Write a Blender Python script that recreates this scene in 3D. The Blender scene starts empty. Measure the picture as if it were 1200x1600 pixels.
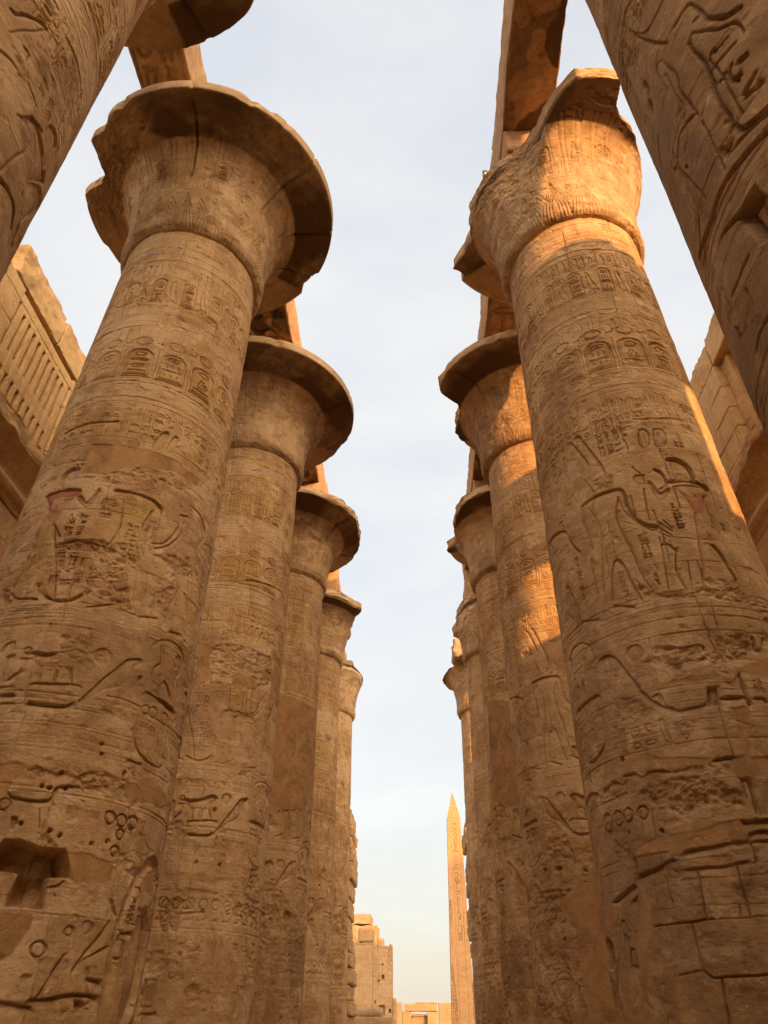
import bpy, math, random
import numpy as np

# ------------------------------------------------------------------ camera, sky, sun, exposure
scene = bpy.context.scene
col = scene.collection
CAM_PITCH, CAM_YAW, CAM_ROLL, CAM_F = 36.8899, 2.9177, 0.4187, 1091.5654   # degrees, focal length for a 1600 px high frame
CAM_Z = 1.6
SUN_EL, SUN_AZ = 9.5, 30.0          # elevation; azimuth from straight behind (-y) towards the south (+x)
SUN_STRENGTH, SKY_STRENGTH, EXPOSURE = 1.75, 0.12, 1.9
SKY_VEIL, VEIL_MIX = 2.45, 0.92
GLOW = (22.5, 15.9, 9.6, 1)   # warm brightening of the cloud veil towards the low sun      # thin overcast laid over the clear sky

def setup_camera():
    pt, yw, ro = (math.radians(v) for v in (CAM_PITCH, CAM_YAW, CAM_ROLL))
    fw = np.array([-math.sin(yw)*math.cos(pt), math.cos(yw)*math.cos(pt), math.sin(pt)])
    rt = np.array([math.cos(yw), math.sin(yw), 0.0]); up = np.cross(rt, fw)
    c, s = math.cos(ro), math.sin(ro)
    r2, u2 = c*rt+s*up, -s*rt+c*up
    cd = bpy.data.cameras.new('camera'); co = bpy.data.objects.new('camera', cd); col.objects.link(co)
    from mathutils import Matrix
    m = Matrix.Identity(4)
    for i in range(3):
        m[i][0], m[i][1], m[i][2] = r2[i], u2[i], -fw[i]
    m[0][3], m[1][3], m[2][3] = 0, 0, CAM_Z
    co.matrix_world = m
    cd.sensor_fit = 'VERTICAL'; cd.sensor_height = 36.0
    cd.lens = CAM_F*36.0/1600.0
    cd.clip_start = 0.05; cd.clip_end = 5000
    scene.camera = co
setup_camera()

def setup_world():
    w = bpy.data.worlds.new('World'); scene.world = w; w.use_nodes = True
    nt = w.node_tree; nd = nt.nodes; nd.clear(); L = nt.links.new
    out = nd.new('ShaderNodeOutputWorld'); bg = nd.new('ShaderNodeBackground')
    sky = nd.new('ShaderNodeTexSky'); sky.sky_type = 'NISHITA'; sky.sun_disc = False
    sky.sun_elevation = math.radians(SUN_EL)
    sky.sun_rotation = math.radians(180.0-SUN_AZ)
    sky.air_density = 1.2; sky.dust_density = 2.5; sky.ozone_density = 1.0
    tc = nd.new('ShaderNodeTexCoord'); sp = nd.new('ShaderNodeSeparateXYZ'); L(tc.outputs['Generated'], sp.inputs[0])
    # thin high overcast: pale cream at the horizon, pale lavender-blue overhead, in the sky's own units
    rp = nd.new('ShaderNodeValToRGB'); L(sp.outputs['Z'], rp.inputs['Fac'])
    els = rp.color_ramp.elements
    els[0].position = 0.0; els[0].color = (0.80, 0.72, 0.58, 1)
    els[1].position = 1.0; els[1].color = (0.70, 0.72, 0.77, 1)
    for p, cc in ((0.10, (0.77, 0.735, 0.65, 1)), (0.22, (0.75, 0.755, 0.745, 1)), (0.42, (0.77, 0.79, 0.82, 1)), (0.75, (0.73, 0.755, 0.81, 1))):
        e = els.new(p); e.color = cc
    mp = nd.new('ShaderNodeMapping'); mp.inputs['Scale'].default_value = (1.3, 1.3, 4.0); L(tc.outputs['Generated'], mp.inputs['Vector'])
    nz = nd.new('ShaderNodeTexNoise'); nz.inputs['Scale'].default_value = 1.7; nz.inputs['Detail'].default_value = 7; nz.inputs['Roughness'].default_value = 0.55
    nz.inputs['Distortion'].default_value = 0.4
    L(mp.outputs[0], nz.inputs['Vector'])
    r2 = nd.new('ShaderNodeValToRGB'); L(nz.outputs['Fac'], r2.inputs['Fac'])
    r2.color_ramp.elements[0].position = 0.40; r2.color_ramp.elements[0].color = (0, 0, 0, 1)
    r2.color_ramp.elements[1].position = 0.66; r2.color_ramp.elements[1].color = (1, 1, 1, 1)
    mx = nd.new('ShaderNodeMixRGB'); mx.blend_type = 'MIX'; L(r2.outputs['Color'], mx.inputs['Fac'])
    L(rp.outputs['Color'], mx.inputs['Color1']); mx.inputs['Color2'].default_value = (0.86, 0.855, 0.845, 1)
    sc = nd.new('ShaderNodeMixRGB'); sc.blend_type = 'MULTIPLY'; sc.inputs['Fac'].default_value = 1
    L(mx.outputs[0], sc.inputs['Color1']); sc.inputs['Color2'].default_value = (SKY_VEIL, SKY_VEIL, SKY_VEIL, 1)
    e_, a_ = math.radians(SUN_EL), math.radians(SUN_AZ)
    dt = nd.new('ShaderNodeVectorMath'); dt.operation = 'DOT_PRODUCT'; L(tc.outputs['Generated'], dt.inputs[0])
    dt.inputs[1].default_value = (math.sin(a_)*math.cos(e_), -math.cos(a_)*math.cos(e_), math.sin(e_))
    mxx = nd.new('ShaderNodeMath'); mxx.operation = 'MAXIMUM'; L(dt.outputs['Value'], mxx.inputs[0]); mxx.inputs[1].default_value = 0.0
    pw = nd.new('ShaderNodeMath'); pw.operation = 'POWER'; L(mxx.outputs[0], pw.inputs[0]); pw.inputs[1].default_value = 3.0
    gl = nd.new('ShaderNodeMixRGB'); gl.blend_type = 'ADD'; L(pw.outputs[0], gl.inputs['Fac']); L(sc.outputs[0], gl.inputs['Color1']); gl.inputs['Color2'].default_value = GLOW
    sc = gl
    m2 = nd.new('ShaderNodeMixRGB'); m2.inputs['Fac'].default_value = VEIL_MIX
    L(sky.outputs[0], m2.inputs['Color1']); L(sc.outputs[0], m2.inputs['Color2'])
    L(m2.outputs[0], bg.inputs['Color']); bg.inputs['Strength'].default_value = SKY_STRENGTH
    L(bg.outputs[0], out.inputs['Surface'])
setup_world()

def setup_sun():
    ld = bpy.data.lights.new('sun', 'SUN'); ld.energy = SUN_STRENGTH; ld.angle = math.radians(0.5); ld.color = (1.0, 0.47, 0.155)
    lo = bpy.data.objects.new('sun', ld); col.objects.link(lo)
    from mathutils import Vector
    e, a = math.radians(SUN_EL), math.radians(SUN_AZ)
    to = Vector((math.sin(a)*math.cos(e), -math.cos(a)*math.cos(e), math.sin(e)))
    lo.rotation_euler = to.to_track_quat('Z', 'Y').to_euler()
    lo.location = to*60
setup_sun()
vs = scene.view_settings
vs.view_transform = 'Standard'; vs.look = 'None'; vs.exposure = EXPOSURE; vs.gamma = 1.0; vs.use_curve_mapping = False
scene.cycles.max_bounces = 6; scene.cycles.diffuse_bounces = 5
scene.cycles.use_denoising = True

# ------------------------------------------------------------------ noise and mesh helpers
_rng = np.random.RandomState(7)
_LAT = _rng.rand(512, 512).astype(np.float32)
_LAT3 = _rng.rand(64, 64, 64).astype(np.float32)

def vnoise(x, z, freq, seed=0):
    """smooth 2-d value noise in -1..1"""
    x = x*freq+seed*17.13+300; z = z*freq+seed*7.77+300
    xi = np.floor(x).astype(np.int32); zi = np.floor(z).astype(np.int32)
    fx = (x-xi).astype(np.float32); fz = (z-zi).astype(np.float32)
    fx = fx*fx*(3-2*fx); fz = fz*fz*(3-2*fz)
    a = _LAT[xi & 511, zi & 511]; b = _LAT[(xi+1) & 511, zi & 511]; c = _LAT[xi & 511, (zi+1) & 511]; d = _LAT[(xi+1) & 511, (zi+1) & 511]
    return ((a*(1-fx)+b*fx)*(1-fz)+(c*(1-fx)+d*fx)*fz)*2-1

def fbm(x, z, freq, octv=4, seed=0, gain=0.5):
    r = 0; a = 1.0; t = 0
    for o in range(octv):
        r = r+a*vnoise(x, z, freq*2**o, seed+o*3); t += a; a *= gain
    return r/t

def noise3(P, freq, seed=0):
    p = P*freq+seed*5.37+100
    i = np.floor(p).astype(np.int32); f = p-i; f = f*f*(3-2*f)
    r = 0
    for dx in (0, 1):
        wx = f[:, 0] if dx else 1-f[:, 0]
        for dy in (0, 1):
            wy = f[:, 1] if dy else 1-f[:, 1]
            for dz in (0, 1):
                wz = f[:, 2] if dz else 1-f[:, 2]
                r = r+wx*wy*wz*_LAT3[(i[:, 0]+dx) & 63, (i[:, 1]+dy) & 63, (i[:, 2]+dz) & 63]
    return r*2-1

def fbm3(P, freq, octv=3, seed=0):
    r = 0; a = 1.0; t = 0
    for o in range(octv):
        r = r+a*noise3(P, freq*2**o, seed+o); t += a; a *= 0.5
    return r/t

def mesh_object(name, V, Q, mat, parent=None, tint=None, plaster=None, smooth=True, tone=None):
    """ONE mesh object from vertex and quad arrays"""
    me = bpy.data.meshes.new(name)
    V = np.asarray(V, np.float32); Q = np.asarray(Q, np.int32)
    me.vertices.add(len(V)); me.vertices.foreach_set('co', V.ravel())
    me.loops.add(len(Q)*4); me.loops.foreach_set('vertex_index', Q.ravel())
    me.polygons.add(len(Q)); me.polygons.foreach_set('loop_start', np.arange(0, len(Q)*4, 4, dtype=np.int32))
    me.polygons.foreach_set('use_smooth', np.full(len(Q), smooth, bool))
    if tint is None: tint = np.zeros((len(V), 4), np.float32)
    if plaster is None: plaster = np.zeros(len(V), np.float32)
    if tone is not None:
        at = me.attributes.new('tone', 'FLOAT', 'POINT'); at.data.foreach_set('value', np.asarray(tone, np.float32).ravel())
    if tint is not None:
        at = me.attributes.new('tint', 'FLOAT_COLOR', 'POINT'); at.data.foreach_set('color', np.asarray(tint, np.float32).ravel())
    if plaster is not None:
        at = me.attributes.new('plaster', 'FLOAT', 'POINT'); at.data.foreach_set('value', np.asarray(plaster, np.float32).ravel())
    me.update(calc_edges=True)
    me.materials.append(mat)
    o = bpy.data.objects.new(name, me); col.objects.link(o)
    if parent is not None: o.parent = parent
    return o

class MB:
    """collects quads for one mesh"""
    def __init__(self): self.v = []; self.q = []; self.n = 0
    def add(self, V, Q):
        self.v.append(np.asarray(V, np.float64)); self.q.append(np.asarray(Q, np.int64)+self.n); self.n += len(V)
    def block(self, x0, x1, y0, y1, z0, z1, res=0.15, rad=0.04, amp=0.02, freq=1.6, seed=0, taper=None, rot=0.0, tilt=0.0):
        """a weathered stone block: rounded box with noisy faces"""
        size = np.array([x1-x0, y1-y0, z1-z0]); c = np.array([x0+x1, y0+y1, z0+z1])/2; h = size/2
        rad = min(rad, h.min()*0.9)
        n = np.clip(np.ceil(size/res).astype(int), 2, 80)
        def lin(k):
            t = np.linspace(-1, 1, n[k]+1)*h[k]
            e = h[k]-rad
            return np.unique(np.concatenate([t[np.abs(t) < e-1e-6], [-h[k], -e, e, h[k], -h[k]+rad*0.35, h[k]-rad*0.35]]))
        ax = [lin(0), lin(1), lin(2)]
        for k in range(3):
            for s in (-1, 1):
                a, b = [(1, 2), (2, 0), (0, 1)][k]
                A, Bg = np.meshgrid(ax[a], ax[b], indexing='ij')
                P = np.zeros((A.size, 3)); P[:, a] = A.ravel(); P[:, b] = Bg.ravel(); P[:, k] = s*h[k]
                inner = np.clip(P, -(h-rad), h-rad); d = P-inner; l = np.linalg.norm(d, axis=1, keepdims=True); l[l == 0] = 1
                N = d/l; P = inner+N*rad
                W = P+c
                if amp:
                    P = P+N*(amp*(fbm3(W, freq, 3, seed)-0.25))[:, None]+N*(amp*0.45*noise3(W, freq*7, seed+9))[:, None]
                    P = P+N*(-np.abs(rad)*0.9*np.clip(noise3(W, freq*2.3, seed+4)-0.35, 0, 1)*(np.sum(np.abs(d) > 1e-9, axis=1) > 1))[:, None]
                if taper is not None:
                    f = 1+(taper-1)*(P[:, 2]+h[2])/(2*h[2]); P[:, 0] *= f; P[:, 1] *= f
                if tilt:
                    cs, sn = math.cos(tilt), math.sin(tilt); P = np.stack([P[:, 0], P[:, 1]*cs-P[:, 2]*sn, P[:, 1]*sn+P[:, 2]*cs], 1)
                if rot:
                    cs, sn = math.cos(rot), math.sin(rot); P = np.stack([P[:, 0]*cs-P[:, 1]*sn, P[:, 0]*sn+P[:, 1]*cs, P[:, 2]], 1)
                na, nb = len(ax[a]), len(ax[b])
                I = np.arange(na*nb).reshape(na, nb)
                Q = np.stack([I[:-1, :-1], I[1:, :-1], I[1:, 1:], I[:-1, 1:]], -1).reshape(-1, 4)
                if s < 0: Q = Q[:, ::-1]
                self.add(P+c, Q)
    def grid(self, P, flip=False, closed=False):
        """P: (na, nb, 3) sheet of points"""
        na, nb = P.shape[:2]; I = np.arange(na*nb).reshape(na, nb)
        if closed: I = np.concatenate([I, I[:1]], 0)
        Q = np.stack([I[:-1, :-1], I[1:, :-1], I[1:, 1:], I[:-1, 1:]], -1).reshape(-1, 4)
        if flip: Q = Q[:, ::-1]
        self.add(P.reshape(-1, 3), Q)
    def revolve(self, prof, c=(0, 0, 0), n=48, amp=0.0, seed=0):
        th = np.linspace(0, 2*np.pi, n, endpoint=False)
        pr = np.array(prof)
        P = np.stack([c[0]+pr[None, :, 0]*np.cos(th)[:, None], c[1]+pr[None, :, 0]*np.sin(th)[:, None], np.broadcast_to(c[2]+pr[None, :, 1], (n, len(pr)))], -1)
        if amp:
            k = fbm3(P.reshape(-1, 3), 0.8, 3, seed).reshape(n, -1)*amp
            P = P+k[..., None]*np.stack([np.cos(th), np.sin(th), 0*th], -1)[:, None, :]
        self.grid(P, closed=True)
    def tube(self, p, q, r0, r1=None, n=10):
        p = np.array(p, float); q = np.array(q, float); r1 = r0 if r1 is None else r1
        d = q-p; L = np.linalg.norm(d); d = d/L
        a = np.cross(d, [0, 0, 1] if abs(d[2]) < .9 else [1, 0, 0]); a /= np.linalg.norm(a); b = np.cross(d, a)
        th = np.linspace(0, 2*np.pi, n, endpoint=False)
        ring = np.cos(th)[:, None]*a+np.sin(th)[:, None]*b
        P = np.stack([p+0*ring, p+ring*r0, q+ring*r1, q+0*ring], 1)
        self.grid(P, closed=True)
    def build(self, name, mat, parent=None, smooth=True):
        return mesh_object(name, np.concatenate(self.v), np.concatenate(self.q), mat, parent, smooth=smooth)

def thing(name, loc, label, cat, group=None):
    o = bpy.data.objects.new(name, None); col.objects.link(o); o.location = loc; o.empty_display_size = 0.3
    return tag(o, label, cat, group)
def tag(o, label, cat, group=None):
    o['label'] = label; o['category'] = cat; o['kind'] = 'thing'
    if group: o['group'] = group
    return o

# ------------------------------------------------------------------ materials
def stone_material(name, light, mid, dark, plaster=(0.36, 0.20, 0.10), bump=0.75, scale=1.0, stain=0.5):
    m = bpy.data.materials.new(name); m.use_nodes = True
    nt = m.node_tree; nd = nt.nodes; L = nt.links.new
    bs = nd['Principled BSDF']; bs.inputs['Roughness'].default_value = 0.92
    if 'Specular IOR Level' in bs.inputs: bs.inputs['Specular IOR Level'].default_value = 0.15
    tc = nd.new('ShaderNodeTexCoord')
    def noise(s, det, rough, vec=None, dist=0.0):
        n = nd.new('ShaderNodeTexNoise'); n.inputs['Scale'].default_value = s; n.inputs['Detail'].default_value = det
        n.inputs['Roughness'].default_value = rough; n.inputs['Distortion'].default_value = dist
        L(vec if vec is not None else tc.outputs['Object'], n.inputs['Vector']); return n.outputs['Fac']
    def ramp(f, stops):
        r = nd.new('ShaderNodeValToRGB'); L(f, r.inputs['Fac']); e = r.color_ramp.elements
        e[0].position, e[0].color = stops[0][0], (*stops[0][1], 1); e[1].position, e[1].color = stops[-1][0], (*stops[-1][1], 1)
        for p, c in stops[1:-1]:
            k = e.new(p); k.color = (*c, 1)
        return r.outputs['Color']
    def mix(f, a, b, blend='MIX'):
        x = nd.new('ShaderNodeMixRGB'); x.blend_type = blend
        for s, v in ((0, f), (1, a), (2, b)):
            if isinstance(v, (int, float)): x.inputs[s].default_value = v
            elif isinstance(v, tuple): x.inputs[s].default_value = (*v, 1)
            else: L(v, x.inputs[s])
        return x.outputs[0]
    def grey(f, lo, hi): return ramp(f, [(lo, (0, 0, 0)), (hi, (1, 1, 1))])
    base = ramp(noise(0.55*scale, 6, 0.6, dist=0.6), [(0.36, dark), (0.5, mid), (0.64, light)])
    # bedding and wash streaks, wide along the course, thin in height
    mp = nd.new('ShaderNodeMapping'); mp.inputs['Scale'].default_value = (0.9, 0.9, 7.0); L(tc.outputs['Object'], mp.inputs['Vector'])
    base = mix(0.45, base, ramp(noise(1.1*scale, 5, 0.62, mp.outputs[0], 0.5), [(0.32, dark), (0.55, mid), (0.75, light)]))
    # mottling, pale worn flecks and dark weathered specks
    base = mix(grey(noise(5.5*scale, 8, 0.7), 0.54, 0.66), base, light)
    pale = tuple(min(1, c*1.28) for c in light)
    base = mix(grey(noise(13*scale, 5, 0.65, dist=0.8), 0.62, 0.72), base, pale)
    deep = tuple(c*0.62 for c in dark)
    base = mix(grey(noise(3.1*scale, 9, 0.72, dist=0.4), 0.56, 0.70), base, deep)
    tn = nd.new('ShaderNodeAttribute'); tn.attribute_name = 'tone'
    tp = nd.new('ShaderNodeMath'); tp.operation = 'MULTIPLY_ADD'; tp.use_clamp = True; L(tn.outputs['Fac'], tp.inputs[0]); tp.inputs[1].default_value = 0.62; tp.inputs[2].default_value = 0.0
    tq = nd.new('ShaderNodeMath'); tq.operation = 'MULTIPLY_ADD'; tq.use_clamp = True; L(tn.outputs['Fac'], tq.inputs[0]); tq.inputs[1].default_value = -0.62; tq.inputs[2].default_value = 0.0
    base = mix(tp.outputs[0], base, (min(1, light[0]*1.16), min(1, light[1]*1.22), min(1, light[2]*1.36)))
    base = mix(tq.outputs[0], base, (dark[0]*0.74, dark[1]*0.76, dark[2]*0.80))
    # pale and dark wash streaks running down
    mp3 = nd.new('ShaderNodeMapping'); mp3.inputs['Scale'].default_value = (4.5, 4.5, 0.45); L(tc.outputs['Object'], mp3.inputs['Vector'])
    base = mix(0.18, base, ramp(noise(1.0*scale, 5, 0.6, mp3.outputs[0], 0.3), [(0.34, dark), (0.52, mid), (0.68, light)]))
    # brown stains with ragged edges
    st = nd.new('ShaderNodeMath'); st.operation = 'MULTIPLY'; L(grey(noise(0.9*scale, 7, 0.66, dist=1.2), 0.58, 0.66), st.inputs[0]); st.inputs[1].default_value = stain*0.5
    base = mix(st.outputs[0], base, (dark[0]*0.8, dark[1]*0.72, dark[2]*0.62))
    # remains of paint, and mortar repairs
    ta = nd.new('ShaderNodeAttribute'); ta.attribute_name = 'tint'
    wear = grey(noise(4.2*scale, 7, 0.7), 0.36, 0.58)
    f0 = nd.new('ShaderNodeMath'); f0.operation = 'MULTIPLY'; L(ta.outputs['Alpha'], f0.inputs[0]); L(wear, f0.inputs[1])
    fm = nd.new('ShaderNodeMath'); fm.operation = 'MULTIPLY_ADD'; L(ta.outputs['Alpha'], fm.inputs[0]); fm.inputs[1].default_value = 2.2; fm.inputs[2].default_value = -1.1
    f1 = nd.new('ShaderNodeMath'); f1.operation = 'MAXIMUM'; f1.use_clamp = True; L(f0.outputs[0], f1.inputs[0]); L(fm.outputs[0], f1.inputs[1])
    base = mix(f1.outputs[0], base, ta.outputs['Color'])
    pa = nd.new('ShaderNodeAttribute'); pa.attribute_name = 'plaster'
    pcol = ramp(noise(2.2, 8, 0.68, dist=0.8), [(0.36, tuple(c*0.70 for c in plaster)), (0.5, plaster), (0.64, tuple(c*1.25 for c in plaster))])
    base = mix(pa.outputs['Fac'], base, pcol)
    L(base, bs.inputs['Base Color'])
    # grain
    mp2 = nd.new('ShaderNodeMapping'); mp2.inputs['Scale'].default_value = (1, 1, 1.5); L(tc.outputs['Object'], mp2.inputs['Vector'])
    h1 = noise(9*scale, 10, 0.72, mp2.outputs[0]); h2 = noise(38*scale, 6, 0.7)
    hs = nd.new('ShaderNodeMath'); hs.operation = 'ADD'; L(h1, hs.inputs[0])
    hm = nd.new('ShaderNodeMath'); hm.operation = 'MULTIPLY'; L(h2, hm.inputs[0]); hm.inputs[1].default_value = 0.35; L(hm.outputs[0], hs.inputs[1])
    inv = nd.new('ShaderNodeMath'); inv.operation = 'MULTIPLY_ADD'; L(pa.outputs['Fac'], inv.inputs[0]); inv.inputs[1].default_value = -0.3; inv.inputs[2].default_value = 1.0
    bm = nd.new('ShaderNodeBump'); bm.inputs['Distance'].default_value = 0.05
    st2 = nd.new('ShaderNodeMath'); st2.operation = 'MULTIPLY'; L(inv.outputs[0], st2.inputs[0]); st2.inputs[1].default_value = bump
    L(st2.outputs[0], bm.inputs['Strength']); L(hs.outputs[0], bm.inputs['Height']); L(bm.outputs[0], bs.inputs['Normal'])
    return m

M_STONE = stone_material('sandstone', (0.645, 0.445, 0.234), (0.515, 0.320, 0.150), (0.330, 0.185, 0.080), plaster=(0.415, 0.242, 0.108))
M_CAP = stone_material('capital_sandstone', (0.58, 0.41, 0.225), (0.44, 0.285, 0.142), (0.26, 0.155, 0.075), stain=0.9, bump=0.4)
M_BEAM = stone_material('beam_sandstone', (0.58, 0.38, 0.21), (0.47, 0.285, 0.145), (0.30, 0.16, 0.07), stain=1.0)
M_WALL = stone_material('wall_sandstone', (0.64, 0.43, 0.205), (0.54, 0.345, 0.155), (0.41, 0.245, 0.10), stain=0.3)
M_FAR = stone_material('far_sandstone', (0.38, 0.26, 0.148), (0.31, 0.208, 0.115), (0.24, 0.152, 0.082), scale=0.5, stain=0.3, bump=0.5)
M_GRANITE = stone_material('obelisk_granite', (0.40, 0.245, 0.125), (0.35, 0.207, 0.10), (0.29, 0.165, 0.08), scale=0.7, stain=0.15, bump=0.15)
def plain_material(name, c, rough=0.5, metal=0.0):
    m = bpy.data.materials.new(name); m.use_nodes = True
    nt = m.node_tree; nd = nt.nodes; L = nt.links.new
    b = nd['Principled BSDF']; b.inputs['Roughness'].default_value = rough; b.inputs['Metallic'].default_value = metal
    n = nd.new('ShaderNodeTexNoise'); n.inputs['Scale'].default_value = 14; n.inputs['Detail'].default_value = 5
    r = nd.new('ShaderNodeValToRGB'); L(n.outputs['Fac'], r.inputs['Fac'])
    r.color_ramp.elements[0].color = (*[v*0.75 for v in c], 1); r.color_ramp.elements[1].color = (*[min(1, v*1.2) for v in c], 1)
    L(r.outputs[0], b.inputs['Base Color']); return m
M_SAND = stone_material('trodden_sand', (0.40, 0.29, 0.18), (0.34, 0.235, 0.14), (0.27, 0.18, 0.105), stain=0.2)
M_METAL = plain_material('grey_metal', (0.10, 0.10, 0.10), 0.45, 0.8)
M_GLASS = plain_material('lamp_glass', (0.55, 0.56, 0.56), 0.1)
# ------------------------------------------------------------------ carved surfaces
PAINT = {'red': (0.42, 0.155, 0.095), 'yellow': (0.56, 0.36, 0.10), 'blue': (0.36, 0.37, 0.36), 'pale': (0.68, 0.52, 0.36), 'dark': (0.22, 0.14, 0.085), 'crust_shade': (0.115, 0.066, 0.032), 'ochre': (0.55, 0.29, 0.08)}
RREF = 1.56
DEG = math.pi/180

def seg_dist(X, Z, pts, closed=False):
    P = np.asarray(pts, np.float32); d = np.full(X.shape, 1e3, np.float32)
    n = len(P)
    for i in range(n if closed else n-1):
        a, b = P[i], P[(i+1) % n]; v = b-a; l2 = float(v@v)+1e-12
        t = np.clip(((X-a[0])*v[0]+(Z-a[1])*v[1])/l2, 0, 1)
        np.minimum(d, np.hypot(X-a[0]-t*v[0], Z-a[1]-t*v[1]), out=d)
    return d
def inside(X, Z, pts):
    P = np.asarray(pts, np.float32); r = np.zeros(X.shape, bool); n = len(P)
    for i in range(n):
        (x1, z1), (x2, z2) = P[i], P[(i+1) % n]
        if z1 == z2: continue
        c = ((Z < z1) != (Z < z2)) & (X < (x2-x1)*(Z-z1)/(z2-z1)+x1)
        r ^= c
    return r

# small signs in a unit cell: lists of strokes (x, z upwards)
def _circ(cx, cz, rx, rz, n=12, a0=0, a1=360):
    return [(cx+rx*math.cos(math.radians(a0+(a1-a0)*i/n)), cz+rz*math.sin(math.radians(a0+(a1-a0)*i/n))) for i in range(n+1)]
SIGNS = {
 'reed': [[(.35, .0), (.35, .5), (.3, .8), (.5, 1), (.68, .75), (.65, .5), (.62, .0)]],
 'reeds': [[(.2, 0), (.2, .7), (.3, 1), (.42, .7), (.4, 0)], [(.6, 0), (.6, .7), (.7, 1), (.82, .7), (.8, 0)]],
 'water': [[(0, .6), (.12, .45), (.25, .62), (.38, .45), (.5, .62), (.62, .45), (.75, .62), (.88, .45), (1, .6)], [(0, .35), (.12, .2), (.25, .37), (.38, .2), (.5, .37), (.62, .2), (.75, .37), (.88, .2), (1, .35)]],
 'sun': [_circ(.5, .5, .33, .33), _circ(.5, .5, .06, .06, 5)],
 'ring': [_circ(.5, .55, .3, .3)],
 'bread': [_circ(.5, .3, .35, .4, 8, 0, 180)+[(.85, .3)]],
 'mouth': [_circ(.5, .5, .48, .18, 12)],
 'house': [[(.1, .2), (.1, .8), (.9, .8), (.9, .2), (.62, .2)], [(.1, .2), (.35, .2)]],
 'stool': [[(.15, .1), (.15, .85), (.85, .85), (.85, .1), (.15, .1)], [(.3, .25), (.3, .7)], [(.5, .25), (.5, .7)], [(.7, .25), (.7, .7)]],
 'bird': [[(.1, .05), (.3, .12), (.45, .12), (.2, .45), (.22, .7), (.15, .85), (.3, .98), (.45, .88), (.45, .65), (.7, .4), (.95, .1), (.55, .2), (.5, .02), (.65, .02)]],
 'owl': [[(.25, .02), (.35, .15), (.2, .5), (.2, .9), (.45, .98), (.6, .85), (.55, .65), (.75, .35), (.9, .05), (.5, .15), (.5, .02)]],
 'snake': [[(0, .3), (.15, .45), (.35, .3), (.55, .45), (.8, .35), (.9, .6), (1, .62)]],
 'ankh': [_circ(.5, .76, .2, .22), [(.15, .5), (.85, .5)], [(.5, .54), (.5, 0)]],
 'eye': [[(0, .5), (.25, .68), (.55, .7), (.95, .52), (.6, .36), (.3, .36), (0, .5)], _circ(.5, .53, .1, .12, 8)],
 'man': [[(.2, .02), (.25, .4), (.35, .62), (.3, .8), (.42, .95), (.56, .82), (.5, .62), (.75, .55), (.6, .42), (.55, .3), (.85, .3), (.8, .02), (.2, .02)]],
 'three': [[(.2, .2), (.2, .8)], [(.5, .2), (.5, .8)], [(.8, .2), (.8, .8)]],
 'flag': [[(.35, 0), (.35, 1), (.8, .82), (.35, .68)]],
 'basket': [[(.05, .6), (.95, .6), (.8, .3), (.5, .18), (.2, .3), (.05, .6)]],
 'bar': [[(.05, .5), (.95, .5)], [(.05, .36), (.95, .36)]],
 'scarab': [_circ(.5, .45, .24, .33), [(.28, .55), (.08, .75)], [(.72, .55), (.92, .75)], [(.27, .35), (.1, .12)], [(.73, .35), (.9, .12)], [(.3, .6), (.7, .6)]],
 'comb': [[(.05, .75), (.95, .75), (.95, .5), (.05, .5), (.05, .75)], [(.2, .75), (.2, .92)], [(.35, .75), (.35, .92)], [(.5, .75), (.5, .92)], [(.65, .75), (.65, .92)], [(.8, .75), (.8, .92)]],
 'staff': [[(.5, 0), (.5, .85), (.3, .98), (.25, .85)]],
}
TALL = ['reed', 'reeds', 'ankh', 'flag', 'bird', 'owl', 'man', 'staff', 'scarab', 'stool']
FLAT = ['water', 'mouth', 'snake', 'bar', 'basket', 'comb', 'eye', 'bread', 'three', 'sun', 'ring', 'house']

def rounded(pts, closed=False, it=2):
    """corner-cutting so traced outlines run in curves"""
    P = np.asarray(pts, float)
    if len(P) < 3: return P
    for _ in range(it):
        Q = np.roll(P, -1, 0) if closed else P[1:]
        A = P if closed else P[:-1]
        N = np.stack([A*.78+Q*.22, A*.22+Q*.78], 1).reshape(-1, 2)
        P = N if closed else np.concatenate([P[:1], N[1:-1], P[-1:]])
    return P

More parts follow.
